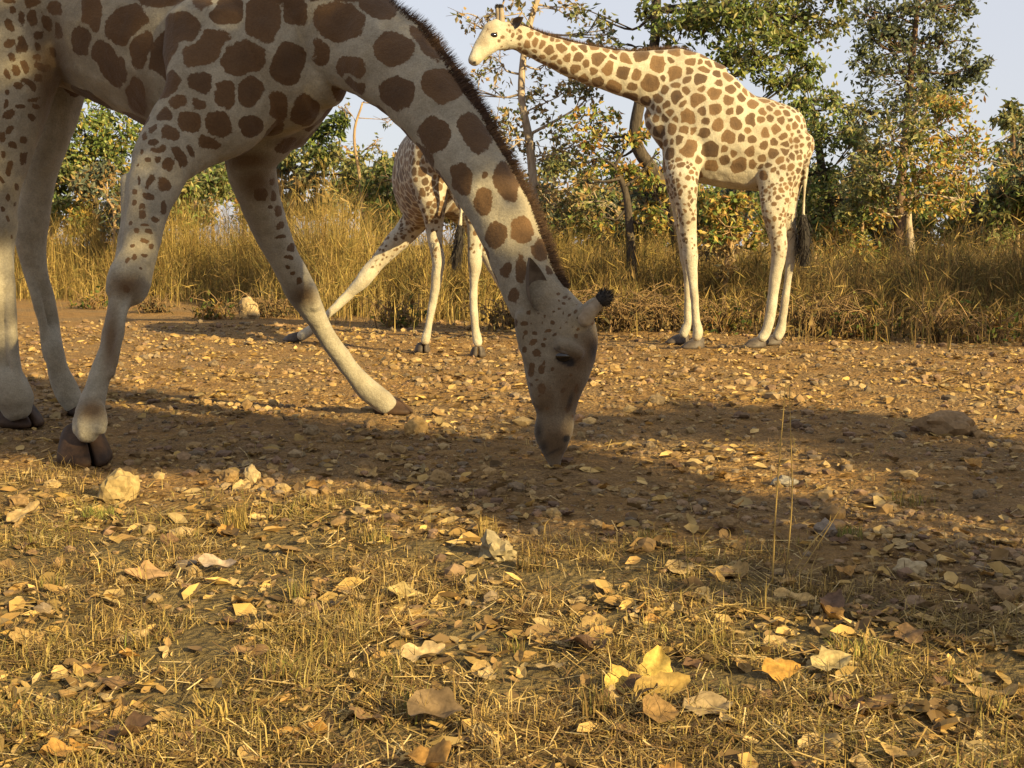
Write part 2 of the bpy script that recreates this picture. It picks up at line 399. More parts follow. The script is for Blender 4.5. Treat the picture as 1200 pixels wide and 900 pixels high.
def hair_fin(root, name, path, heights, thick, n, R, m, lean=.15, spread=.25):
    """a crest of upright hair: a narrow ridge with many single tapering hairs; path = root points, heights = vectors"""
    P = catmull(path, 12); Hh = catmull(heights, 12); g = Geo()
    T = unit(np.gradient(P, axis=0)); W = unit(np.cross(T, unit(Hh)))
    k = len(P); base = np.vstack([P - W*thick, P + W*thick, P + Hh*.72])
    i = np.arange(k-1); g.add(base, [np.stack([i, i+1, 2*k+i+1, 2*k+i], -1), np.stack([k+i+1, k+i, 2*k+i, 2*k+i+1], -1)])
    t = R.uniform(0, k-1.001, n); a = t.astype(int); fr = (t-a)[:, None]
    p = P[a]*(1-fr)+P[a+1]*fr; h = Hh[a]; w = W[a]; tg = T[a]
    q = R.uniform(-1, 1, (n, 1)); p = p + w*q*thick
    tip = p + h*R.uniform(.75, 1.12, (n, 1)) + tg*np.linalg.norm(h, axis=1, keepdims=True)*R.normal(lean, .18, (n, 1)) + w*(q*spread+R.normal(0, .12, (n, 1)))*np.linalg.norm(h, axis=1, keepdims=True)
    wd = .0035; s = unit(tg + w*R.normal(0, .8, (n, 1)))*wd
    Vv = np.stack([p-s, p+s, tip], 1).reshape(-1, 3); g.add(Vv, np.arange(3*n).reshape(-1, 3))
    return link(name, g.mesh(name, [m]), root)
def hair_tuft(root, name, path, rad, n, R, m):
    P = np.asarray(path, float); g = Geo(); L = np.linalg.norm(P[-1]-P[0])
    tube(g, P, np.array(rad)*.8, 8, 4)
    t = R.uniform(0, .8, n)[:, None]; p = P[0]*(1-t)+P[-1]*t + R.normal(0, .45, (n, 3))*np.max(rad)
    tip = p + (P[-1]-P[0])*R.uniform(.15, .4, (n, 1)) + R.normal(0, .55, (n, 3))*np.max(rad)
    s = unit(R.normal(0, 1, (n, 3)))*.004
    g.add(np.stack([p-s, p+s, tip], 1).reshape(-1, 3), np.arange(3*n).reshape(-1, 3))
    return link(name, g.mesh(name, [m]), root)
def ear(root, base, tip, open_dir, width, m):
    """leaf-shaped cupped ear"""
    base, tip, od = map(np.asarray, (base, tip, open_dir)); ax = tip-base; L = np.linalg.norm(ax); a = ax/L
    od = unit(od - a*(od@a)); w = np.cross(a, od); V = []; n = 12; k = 9
    for sgn in (0, 1):
        for i in range(n+1):
            t = i/n; hw = width*(math.sin(math.pi*min(1, t**.62*1.0))**.8*.98 + .12*(1-t)) if t < 1 else .002
            for j in range(k):
                q = j/(k-1)*2-1
                cup = -(1-q*q)*hw*.75
                V.append(base + ax*t + w*q*hw + od*(cup - .008*sgn*(1-q*q)))
    F = []; o = (n+1)*k
    for i in range(n):
        for j in range(k-1):
            A = i*k+j; F.append((A, A+1, A+k+1, A+k)); F.append((o+A, o+A+k, o+A+k+1, o+A+1))
    me = mk('ear', np.array(V), np.array(F), mats=[m], smooth=True); return link('ear', me, root)
def horn(root, P, R_, m, tuft, R, tip_len=.05):
    g = Geo(); V, F, _ = loft(np.column_stack([P, R_, R_]), 12, 4, (0.1, 1, .1)); g.add(V, F)
    o = link('ossicone', g.mesh('ossicone', [m], True), root)
    e = np.asarray(P[-1]); d = unit(e - np.asarray(P[-2])); r = R_[-1]
    g2 = Geo(); V, F = ellipsoid(e, frame(d), (r*1.05, r*1.05, r*1.1)); g2.add(V, F)
    n = 260; b = unit(R.normal(0, 1, (n, 3))); b = unit(b + d*.5)
    p = e + b*r*.8; tip = e + b*r*1.1 + b*tip_len*R.uniform(.2, .6, (n, 1)) + d*tip_len*.3; s = unit(R.normal(0, 1, (n, 3)))*.0025
    g2.add(np.stack([p-s, p+s, tip], 1).reshape(-1, 3), np.arange(3*n).reshape(-1, 3))
    link('hair_tip', g2.mesh('hair_tip', [tuft]), o); return o
def eye(root, c, n, r):
    V, F = ellipsoid(c - n*r*.45, frame(n), (r*1.25, r*.9, r*.8)); g = Geo(); g.add(V, F)
    return link('eye', g.mesh('eye', [M_EYE], True), root)

# ---- the big giraffe feeding with its head on the ground
def giraffe_feeding():
    R = rng(11)
    YA, YB = gY(104, 548), gY(455, 486); Y1, Y2 = gY(22, 506), gY(88, 486)
    def ramp_y(a, b, ys): return [a + (b-a)*t for t in ys]
    def W(x, y, z, r1, r2, sr): return [x, y, z, r1, r2, sr]
    hv = np.array([.89, -.45, 0])
    trunk = [W(-3.10, 7.58, 2.36, .22, .20, .05), W(-2.95, 7.50, 2.38, .34, .29, .07), W(-2.65, 7.36, 2.36, .42, .34, .1), W(-2.30, 7.20, 2.27, .46, .37, .12),
             W(-1.92, 7.01, 2.16, .51, .39, .12), W(-1.52, 6.82, 2.02, .53, .37, .12), W(-1.22, 6.67, 1.93, .44, .31, .11), W(-1.02, 6.57, 1.86, .30, .24, .1), W(-.95, 6.54, 1.85, .18, .16, .1)]
    neck = [st(290, 70, 6.80, 230, .55, .11), st(345, 38, 6.66, 190, .55, .11), st(390, 30, 6.52, 152, .58, .11), st(425, 50, 6.41, 120, .62, .1), st(460, 75, 6.29, 106, .66, .09),
            st(501, 117, 6.16, 92, .7, .08), st(530, 157, 6.06, 82, .72, .075), st(559, 201, 5.96, 76, .74, .07), st(584, 245, 5.88, 73, .74, .065), st(604, 291, 5.82, 69, .74, .06), st(618, 328, 5.78, 68, .74, .05), st(632, 356, 5.74, 74, .72, .03)]
    head = [st(630, 340, 5.76, 60, .7, .02), st(641, 366, 5.735, 78, .64, .02), st(652, 390, 5.72, 97, .58, .02), st(655, 410, 5.71, 95, .56, .02), st(653, 433, 5.70, 81, .56, .02), st(651, 460, 5.69, 62, .6, .0),
            st(652, 488, 5.68, 46, .68, 0), st(650, 508, 5.675, 42, .75, 0), st(649, 527, 5.67, 27, .8, 0), st(650, 541, 5.665, 16, .9, 0), st(651, 549, 5.66, 10, .9, 0)]
    brow = [st(676, 382, 5.72, 30, 1.3), st(686, 397, 5.715, 34, 1.3), st(684, 415, 5.71, 28, 1.2)]
    hb = [st(668, 388, 5.70, 34, .9), st(682, 373, 5.66, 26, .9), st(693, 362, 5.65, 20, 1), st(699, 357, 5.645, 17, 1)]
    chin = [st(634, 488, 5.68, 10, 1.3), st(634, 508, 5.675, 14, 1.4), st(640, 524, 5.67, 12, 1.2)]
    lip = [st(660, 505, 5.672, 14, 1.5), st(660, 517, 5.668, 14, 1.5), st(655, 530, 5.665, 12, 1.2)]
    c_eye = 5.60
    yA = lambda t: 6.28 + (YA-6.28)*t
    legA = [st(272, 30, 6.55, 150, .5, .1), st(268, 85, 6.48, 148, .5, .09), st(250, 125, 6.42, 128, .55, .07), st(216, 160, 6.36, 92, .65, .045), st(193, 185, yA(0), 72, .8, .03), st(184, 208, yA(.07), 61, .85, .026), st(172, 250, yA(.2), 48, .95, .022), st(163, 290, yA(.34), 40, 1, .018),
            st(157, 310, yA(.4), 44, 1, .0), st(152, 328, yA(.46), 50, 1, 0), st(148, 343, yA(.51), 44, 1, 0), st(141, 356, yA(.56), 30, 1, 0), st(135, 382, yA(.63), 25, 1.1, 0), st(127, 413, yA(.72), 23, 1.1, 0), st(117, 446, yA(.82), 24, 1.05, 0), st(109, 470, yA(.9), 33, 1, 0), st(105, 485, yA(.95), 39, 1, 0), st(104, 502, yA(.99), 35, 1, 0), st(103, 508, yA(1), 30, 1, 0)]
    yB = lambda t: 6.86 + (YB-6.86)*t
    legB = [st(312, 100, 6.74, 120, .8, .08), st(305, 150, 6.80, 90, .8, .04), st(295, 185, yB(0), 62, .9, .03), st(297, 208, yB(.1), 54, .95, .026), st(305, 235, yB(.2), 47, 1, .022), st(317, 267, yB(.32), 42, 1, .02), st(331, 300, yB(.44), 37, 1, .018), st(344, 325, yB(.54), 36, 1, 0), st(354, 344, yB(.6), 36, 1, 0), st(364, 362, yB(.66), 29, 1, 0),
            st(380, 390, yB(.76), 23.5, 1.05, 0), st(400, 419, yB(.86), 23, 1.05, 0), st(420, 445, yB(.95), 26, 1, 0), st(434, 459, yB(1), 31, 1, 0), st(448, 470, yB(1), 30, 1, 0), st(455, 476, yB(1), 26, 1, 0)]
    h1 = [st(30, -90, 7.02, 200, .6, .05), st(25, -25, 7.0, 170, .6, .03), st(12, 40, 6.97, 132, .7, .028), st(8, 85, 6.94, 110, .75, .025), st(3, 130, 6.92, 92, .85, .022), st(-2, 170, 6.9, 76, .95, .02), st(-6, 205, 6.88, 64, 1, .02), st(-8, 240, 6.87, 52, 1, 0), st(-9, 268, 6.86, 50, 1, 0), st(-5, 300, 6.86, 43, 1, 0),
          st(-2, 350, 6.85, 40, 1, 0), st(1, 400, 6.85, 40, 1, 0), st(5, 435, 6.85, 42, 1, 0), st(12, 456, Y1, 46, 1, 0), st(17, 470, Y1, 46, 1, 0), st(19, 478, Y1, 38, 1, 0)]
    h2 = [st(75, 0, 7.55, 110, .7, 0), st(70, 50, 7.58, 88, .8, 0), st(66, 95, 7.6, 66, .9, 0), st(62, 135, 7.6, 52, 1, 0), st(52, 180, 7.6, 42, 1, 0), st(41, 230, 7.6, 36, 1, 0), st(36, 272, 7.6, 35, 1, 0), st(39, 303, 7.6, 32, 1, 0), st(48, 340, 7.62, 27, 1, 0), st(58, 380, 7.62, 23, 1, 0), st(64, 412, Y2, 23, 1, 0), st(69, 438, Y2, 26, 1, 0), st(79, 460, Y2, 30, 1, 0), st(88, 474, Y2, 28, 1, 0)]
    tl = [W(-3.18, 7.62, 2.42, .06, .06, 0), W(-3.30, 7.70, 2.25, .035, .035, 0), W(-3.34, 7.72, 1.7, .02, .02, 0), W(-3.34, 7.72, 1.2, .016, .016, 0)]
    def slim(L, y0, k):     # cannon bones
        for q in L:
            if project(np.array([q[:3]]))[1][0] > y0: q[3] *= k; q[4] *= k
    slim(legA, 345, .86); slim(legB, 365, .9); slim(h1, 285, .88); slim(h2, 300, .9)
    def tendon(pts, Y0, Y1, w): n = len(pts); return [st(a, b, Y0+(Y1-Y0)*i/(n-1), w, 1.0) for i, (a, b) in enumerate(pts)]
    extra = [tendon([(133, 352), (125, 385), (118, 415), (107, 448), (97, 470)], yA(.55), yA(.92), 10), tendon([(142, 318), (137, 330), (136, 342)], yA(.44)-.03, yA(.5)-.03, 22), tendon([(168, 314), (168, 326), (162, 340)], yA(.42), yA(.49), 20),
             tendon([(152, 345), (146, 370), (140, 400), (130, 440)], yA(.56)-.02, yA(.8)-.02, 9), tendon([(365, 377), (386, 410), (408, 440)], yB(.7), yB(.95), 9), tendon([(362, 340), (366, 350), (368, 358)], yB(.58)-.03, yB(.62)-.03, 16),
             tendon([(98, 488), (96, 497)], yA(.96)+.02, yA(.97)+.02, 16), tendon([(116, 478), (119, 492), (118, 504)], yA(.95)-.02, yA(.99)-.02, 15), tendon([(92, 492), (92, 504)], yA(.97), yA(.99), 14),
             tendon([(-20, 262), (-14, 300), (-14, 350), (-12, 400), (-6, 440)], 6.86, Y1, 13), tendon([(8, 290), (12, 350), (15, 410), (22, 450)], 6.83, Y1-.03, 11), tendon([(24, 268), (35, 320), (49, 375), (57, 420)], 7.6, Y2, 10),
             tendon([(150, 210), (150, 250), (146, 285), (140, 315)], yA(.08), yA(.42), 16), tendon([(200, 200), (190, 240), (176, 285), (170, 308)], yA(.05)-.03, yA(.4)-.03, 16),
             tendon([(656, 404), (666, 407), (678, 414)], c_eye+.012, c_eye+.02, 18), tendon([(612, 372), (616, 400), (628, 432), (634, 470)], 5.66, 5.66, 22), tendon([(672, 432), (668, 465), (664, 498)], 5.655, 5.655, 13)]
    lofts = [(e, None) for e in extra] + [(trunk, np.array([.45, .89, 0])), (neck, None), (head, None), (brow, None), (hb, None), (chin, None), (lip, None), (legA, None), (legB, None), (h1, None), (h2, None), (tl, None)]
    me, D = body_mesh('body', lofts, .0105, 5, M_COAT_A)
    V, Nn = coords(me); bvh = bvh_of(me)
    S = [(108, 15, 12, 18), (148, 29, 27, 17, 42), (210, 32, 24, 17), (199, 0, 20, 8), (240, 2, 15, 8), (267, 11, 18, 16), (308, 22, 19, 26), (345, 12, 14, 17), (372, -8, 12, 10),
         (165, 55, 12, 24, -15), (190, 68, 14, 20, -40), (242, 57, 28, 16, 32), (284, 68, 25, 18, 15), (338, 74, 20, 24, -15), (375, 62, 9, 14), (128, 75, 13, 28, 32), (97, 48, 11, 17), (160, 112, 12, 22),
         (196, 100, 16, 11, 40), (235, 97, 15, 10), (264, 112, 13, 15, -20), (294, 107, 16, 17, -30), (327, 126, 10, 16, 10), (356, 132, 19, 17, 50), (336, 170, 14, 7, 25),
         (209, 119, 11, 8, -10), (232, 122, 9, 7), (193, 135, 9, 7), (223, 143, 13, 11, -20), (258, 147, 14, 16, 15), (294, 148, 13, 11), (246, 168, 13, 9, -10), (178, 150, 7, 4, 30),
         (170, 158, 5, 6), (200, 156, 9, 8), (182, 165, 6, 4), (186, 173, 8, 4.5), (210, 184, 7, 11, 20), (224, 177, 3.5, 8, 15), (167, 176, 2.5, 3), (183, 188, 3.5, 5), (172, 188, 3.5, 4), (196, 193, 8, 6, -30), (160, 193, 2, 3),
         (192, 217, 6, 9), (178, 212, 4, 8, -25), (163, 211, 2, 4), (159, 225, 3.5, 4), (176, 230, 6, 5), (192, 243, 5, 6), (157, 237, 3, 3), (167, 243, 4, 3), (167, 251, 4, 5), (184, 254, 6, 4, -25), (153, 261, 3, 3), (172, 264, 5, 2), (162, 271, 3, 4), (176, 272, 4.5, 3), (168, 282, 4.5, 2.5), (176, 288, 3, 3), (155, 289, 3, 2.5),
         (398, 25, 30, 21, -5), (441, 6, 23, 15, -15), (415, -18, 18, 14), (461, 57, 22, 19, -30), (497, 50, 27, 9, -50), (410, 78, 18, 13), (415, 99, 14, 8, -30), (465, 109, 21, 19, -25), (518, 100, 23, 20, -50), (508, 157, 19, 19, -45), (555, 155, 15, 26, 25), (540, 210, 12, 19, 20), (567, 202, 4, 4), (593, 213, 13, 24, 15), (567, 235, 10, 16, -10),
         (582, 275, 14, 16, -20), (612, 270, 12, 18, 15), (633, 293, 9, 16, 20), (592, 315, 6.5, 8.5), (610, 315, 6, 15, 5), (602, 345, 6, 9), (643, 318, 4, 4),
         (620, 364, 5, 3), (617, 378, 4, 4), (606, 378, 3, 5), (617, 390, 3.5, 3), (628, 391, 4, 3), (642, 387, 3.5, 2), (642, 398, 2.5, 2.5), (614, 409, 4, 5), (628, 402, 6.5, 3), (629, 415, 4.5, 5), (640, 408, 3, 3), (623, 434, 3.5, 7), (633, 432, 3.5, 6), (621, 449, 5, 3, -40), (634, 455, 6, 5), (613, 422, 2.5, 4),
         (665, 478, 3.5, 7, -20), (674, 456, 2, 6), (661, 457, 3, 3), (667, 376, 2.5, 2.5), (673, 365, 2.5, 2.5), (663, 348, 3, 2), (670, 358, 2, 2), (655, 343, 2.5, 2), (678, 371, 2, 2), (673, 398, 2.5, 3), (665, 360, 1.6, 1.6), (682, 366, 1.6, 1.6), (672, 384, 2, 2),
         *[(x, y, 1.2+((i*7) % 5)*.35, 1.3+((i*3) % 4)*.4) for i, (x, y) in enumerate([(650, 352), (657, 352), (662, 355), (668, 350), (676, 357), (660, 366), (668, 369), (655, 362), (680, 379), (676, 388), (684, 375), (648, 366), (690, 372), (640, 372), (646, 380), (636, 378), (634, 368), (650, 392), (655, 384), (624, 378), (622, 402), (636, 424), (646, 430), (643, 442), (628, 446), (640, 462), (646, 452), (630, 462), (655, 445), (668, 440), (612, 395), (640, 478), (648, 470), (658, 490), (672, 486)])],
         (158, 302, 3, 3), (170, 300, 3, 2.5), (150, 306, 2.5, 3), (147, 338, 4, 5), (165, 312, 3, 2), (350, 330, 3, 3), (338, 312, 3, 2), (8, 255, 2, 3), (14, 275, 2, 2.5), (3, 245, 2.5, 3),
         (65, 10, 9, 8), (37, 21, 6, 9), (25, 21, 3, 8), (11, 30, 4, 6), (54, 28, 5, 9), (47, 40, 5, 4), (68, 36, 4, 8), (25, 51, 5.5, 10), (11, 49, 5, 5), (44, 54, 3.5, 5), (14, 67, 4, 5), (45, 67, 5, 3), (29, 78, 3.5, 7, 15), (50, 78, 9, 4, -20), (18, 81, 4, 5), (7, 85, 3, 5), (34, 98, 9, 3.5, -35), (22, 101, 6.5, 4, -35), (47, 92, 5, 5), (40, 114, 6.5, 2.5, 20), (6, 122, 3, 5), (25, 125, 5, 3), (43, 124, 4, 4), (13, 133, 8, 4, 25), (37, 138, 4, 3), (37, 3, 8, 5), (10, 2, 6, 3), (61, 60, 4, 6), (14, 14, 3.5, 4), (7, 108, 3, 3),
         (3, 158, 4, 6), (11, 152, 3, 4), (16, 170, 4, 5), (29, 163, 3, 4), (27, 184, 5, 6), (4, 181, 3, 5), (13, 197, 3, 7), (19, 220, 3, 4), (18, 239, 3, 2), (10, 233, 2.5, 3), (2, 210, 2.5, 4),
         (326, 248, 5, 5), (327, 264, 7, 4, 20), (342, 290, 4, 5), (340, 302, 4, 2.5), (321, 230, 5, 6), (304, 229, 7, 6), (345, 320, 3, 3.5), (329, 278, 6, 2.5, 15), (317, 244, 3, 3), (319, 213, 5, 5)]
    sr = nearest_val(V, D, 5)
    px, py, _ = project(V); view = unit(V - np.array([0, 0, CAMH])); facing = (Nn*view).sum(1)
    allowed = (facing > .12) | (px < -14) | (py < -14)
    tone = np.zeros(len(V)); f2 = random_spots(V, sr, allowed, R); f = np.maximum(blobs(warp(V, .021, 13), bvh, S, 1.7, False, tone), f2); set_attr(me, 'tone', tone)
    set_attr(me, 'spot', f)
    set_attr(me, 'dark', np.clip(np.maximum(blobs(V, bvh, [(662, 421, 15, 7, -28), (654, 411, 5, 6), (664, 514, 5, 5)], 2.2)*160, .75*blobs(V, bvh, [(631, 505, 7, 18), (637, 524, 7, 10), (647, 530, 16, 2.5, 25), (668, 470, 4, 16, -15), (696, 412, 8, 16)], 2, True)), 0, 1))
    headtan = .38*np.clip(1.6*blobs(V, bvh, [(652, 440, 75, 150)], 1.5, True), 0, 1)
    set_attr(me, 'tan', np.maximum(headtan, 0) + (1-headtan)*np.clip(blobs(V, bvh, [(694, 408, 24, 34), (676, 425, 34, 26), (668, 460, 34, 54), (650, 520, 40, 50), (640, 470, 26, 34), (148, 335, 26, 18), (355, 345, 22, 18), (108, 480, 24, 18), (165, 120, 20, 40), (130, 400, 14, 60), (290, 188, 50, 18), (345, 168, 40, 14), (300, 215, 30, 30, -60), (60, 90, 30, 80), (110, 125, 60, 30, -40)], 2.0, True)*.95, 0, 1))
    base = gp(180, 490); base[2] = 0
    root = empty('giraffe', base, 'big giraffe with splayed forelegs and muzzle lowered onto the dirt track', 'giraffe')
    link('body', me, root)
    hoof(root, 99, 543, -56, .27, .28, .19, M_HOOF, 5, 4); hoof(root, 457, 485, -28, .25, .2, .13, M_HOOF); hoof(root, 22, 502, -42, .29, .28, .17, M_HOOF); hoof(root, 92, 486, -35, .22, .15, .10, M_HOOF)
    # mane
    out = [(400, -60), (440, -24), (466, 2), (502, 27), (541, 76), (571, 121), (601, 176), (626, 226), (646, 276), (659, 316), (666, 334)]
    inn = [(392, -44), (430, -8), (452, 14), (488, 41), (525, 87), (556, 131), (585, 184), (611, 234), (632, 282), (647, 320), (658, 338)]
    Yn = [6.55, 6.45, 6.36, 6.27, 6.14, 6.05, 5.96, 5.88, 5.82, 5.78, 5.76]
    P = np.array([pix(a, b, y) for (a, b), y in zip(inn, Yn)]); O = np.array([pix(a, b, y) for (a, b), y in zip(out, Yn)])
    hair_fin(root, 'mane', P - (O-P)*.35, (O-P)*1.45, .026, 6500, R, M_MANE)
    # eye, ears, ossicones
    c, n = hit(bvh, 660, 418); eye(root, c, n, .034); eye(root, c + np.array([.02, .26, 0]), np.array([.2, .97, .1]), .034)
    lid = Geo(); vv, ff = ellipsoid(pix(659, 411, c[1]-.004), frame(n, (0.35, 0, 1)), (.042, .012, .014)); lid.add(vv, ff); link('eyelid', lid.mesh('eyelid', [M_EAR], True), root)
    eb, _ = hit(bvh, 637, 352); eb = eb if eb is not None else pix(637, 352, 5.65)
    ear(root, pix(638, 362, eb[1]+.035), pix(621, 302, eb[1]-.07), np.array([.75, -.6, 0]), .066, M_EAR)
    ear(root, eb + np.array([.06, .24, .02]), eb + np.array([.03, .36, .2]), np.array([.75, .55, 0]), .05, M_EAR)
    for dy in (-.05, .09):
        horn(root, [pix(684, 374, 5.70+dy), pix(692, 364, 5.69+dy), pix(701, 355, 5.685+dy), pix(707, 350, 5.68+dy)], [.040, .034, .029, .034], M_HORN, M_TUFT, R, .03)
    hair_tuft(root, 'tail_tuft', [(-3.34, 7.72, 1.25), (-3.34, 7.72, .95), (-3.33, 7.71, .65)], [.02, .045, .015], 500, R, M_TUFT)
giraffe_feeding()

# ---- the giraffe standing at the grass edge
def giraffe_standing():
    R = rng(22); Yn = gY(815, 411); Yf = gY(797, 406); Yc = (Yn+Yf)/2 + .02
    Yhn = gY(888, 411); Yhf = gY(908, 407)
    trunk = [st(938, 178, Yc, 46, .7, .03), st(924, 174, Yc, 88, .66, .034), st(900, 171, Yc, 103, .62, .045), st(870, 167, Yc, 109, .62, .07), st(842, 157, Yc, 121, .6, .075), st(814, 142, Yc, 128, .55, .07), st(792, 143, Yc, 108, .55, .06), st(778, 152, Yc, 66, .6, .055)]
    neck = [st(818, 118, Yc, 98, .5, .07), st(796, 101, Yc, 84, .5, .075), st(772, 94, Yc-.02, 70, .52, .075), st(735, 87, Yc-.06, 52, .6, .075), st(705, 80, Yc-.1, 46, .64, .068), st(678, 73, Yc-.14, 41, .68, .06), st(641, 59, Yc-.2, 34, .72, .045), st(614, 47, Yc-.25, 30, .75, .035), st(600, 41, Yc-.28, 29, .75, .025)]
    head = [st(606, 42, Yc-.27, 28, .8, .02), st(592, 42, Yc-.31, 33, .72, .018), st(579, 44, Yc-.36, 32, .68, .016), st(569, 53, Yc-.41, 25, .72, 0), st(560, 63, Yc-.45, 18, .85, 0), st(555, 71, Yc-.48, 14, .95, 0)]
    brow = [st(583, 31, Yc-.34, 18, .9, 0), st(572, 36, Yc-.38, 16, .9, 0)]
    near = [st(812, 110, Yc-.12, 70, .3, .055), st(806, 150, Yc-.16, 60, .4, .045), st(801, 190, Yc-.18, 45, .6, .035), st(801, 215, Yn, 33, .9, .026), st(805, 250, Yn, 22.5, 1, .02), st(808, 285, Yn, 18, 1, .016), st(809, 302, Yn, 18.5, 1, .01), st(811, 318, Yn, 13, 1, 0), st(814, 350, Yn, 9.5, 1, 0), st(816, 375, Yn, 9.5, 1, 0), st(818, 388, Yn, 12, 1, 0), st(817, 395, Yn, 11, 1, 0)]
    far = [st(800, 165, Yf-.08, 50, .5, .03), st(794, 205, Yf-.04, 33, .8, .025), st(799, 250, Yf, 20, 1, .02), st(803, 290, Yf, 16, 1, .014), st(805, 303, Yf, 16, 1, 0), st(806, 320, Yf, 11, 1, 0), st(806, 350, Yf, 8.5, 1, 0), st(806, 375, Yf, 8.5, 1, 0), st(804, 385, Yf, 11, 1, 0), st(801, 392, Yf, 10.5, 1, 0)]
    hn = [st(918, 160, Yc-.12, 66, .4, .032), st(914, 190, Yc-.17, 56, .5, .03), st(909, 220, Yc-.2, 40, .7, .026), st(908, 245, Yhn, 30, .8, .022), st(910, 270, Yhn, 22, 1, .017), st(913, 290, Yhn, 19, 1, .014), st(912, 304, Yhn, 17, 1, .009), st(909, 322, Yhn, 13.5, 1, 0), st(906, 345, Yhn, 12, 1, 0), st(903, 368, Yhn, 12, 1, 0), st(898, 387, Yhn, 12, 1, 0), st(893, 396, Yhn, 12, 1, 0)]
    hf = [st(924, 185, Yc+.12, 50, .5, .03), st(920, 225, Yhf, 34, .8, .025), st(921, 252, Yhf, 24, 1, .02), st(926, 274, Yhf, 16, 1, .014), st(928, 291, Yhf, 12.5, 1, 0), st(925, 313, Yhf, 10, 1, 0), st(921, 345, Yhf, 9.5, 1, 0), st(917, 375, Yhf, 10, 1, 0), st(914, 388, Yhf, 11.5, 1, 0), st(911, 394, Yhf, 11, 1, 0)]
    tail = [st(940, 158, Yc, 12, 1, 0), st(945, 180, Yc+.02, 7, 1, 0), st(943, 215, Yc+.02, 4.5, 1, 0), st(941, 260, Yc+.02, 4, 1, 0)]
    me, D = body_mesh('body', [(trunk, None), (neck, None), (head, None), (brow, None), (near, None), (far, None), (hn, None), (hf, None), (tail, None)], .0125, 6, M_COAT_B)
    V, Nn = coords(me); bvh = bvh_of(me); sr = nearest_val(V, D, 5)*.84
    px, py, _ = project(V); belly = (py > 196) & (px > 818) & (px < 893); tone = np.zeros(len(V)); f = random_spots(V, sr, ~belly, R, .5, tone); set_attr(me, 'spot', f); set_attr(me, 'tone', tone)
    set_attr(me, 'dark', np.clip(blobs(V, bvh, [(579, 41, 4, 2), (556, 73, 2, 2)], 2)*200, 0, 1))
    set_attr(me, 'tan', np.clip(blobs(V, bvh, [(574, 32, 11, 13), (566, 48, 9, 9), (850, 225, 40, 12)], 2, True)*.45, 0, 1))
    base = gp(850, 410); base[2] = 0
    root = empty('giraffe', base, 'giraffe standing upright in full sun with its neck stretched toward a tree', 'giraffe')
    link('body', me, root)
    for q in ((814, 408, 200), (796, 403, 195), (886, 408, 205), (905, 405, 205)): hoof(root, *q, .24, .19, .125, M_HOOF_GREY)
    out = [(824, 66), (803, 54), (770, 53), (736, 56), (705, 52), (680, 47), (641, 36), (614, 27), (602, 22)]; inn = [(822, 76), (799, 64), (769, 62), (736, 65), (705, 61), (680, 56), (641, 45), (614, 36), (603, 30)]
    Ys = [Yc, Yc, Yc-.02, Yc-.06, Yc-.1, Yc-.14, Yc-.2, Yc-.25, Yc-.28]
    P = np.array([pix(a, b, y) for (a, b), y in zip(inn, Ys)]); O = np.array([pix(a, b, y) for (a, b), y in zip(out, Ys)])
    hair_fin(root, 'mane', P, O-P, .018, 2600, R, M_MANE)
    c, n = hit(bvh, 579, 41); eye(root, c, n, .03); eye(root, c + np.array([-.02, .26, 0]), np.array([0, 1, 0]), .03)
    for dx, dy in ((0, 0), (-4, .12)):
        horn(root, [pix(588+dx, 30, Yc-.33+dy), pix(588+dx, 20, Yc-.33+dy), pix(587+dx, 9, Yc-.33+dy)], [.034, .026, .022], M_HORN, M_TUFT, R, .02)
    ear(root, pix(601, 30, Yc-.36), pix(613, 20, Yc-.46), np.array([-.5, -.8, 0]), .045, M_EAR); ear(root, pix(600, 30, Yc-.2), pix(606, 22, Yc-.02), np.array([-.5, .8, 0]), .045, M_EAR)
    hair_tuft(root, 'tail_tuft', [pix(941, 252, Yc+.02), pix(943, 280, Yc+.02), pix(941, 312, Yc+.02)], [.04, .065, .03], 700, R, M_TUFT)
giraffe_standing()

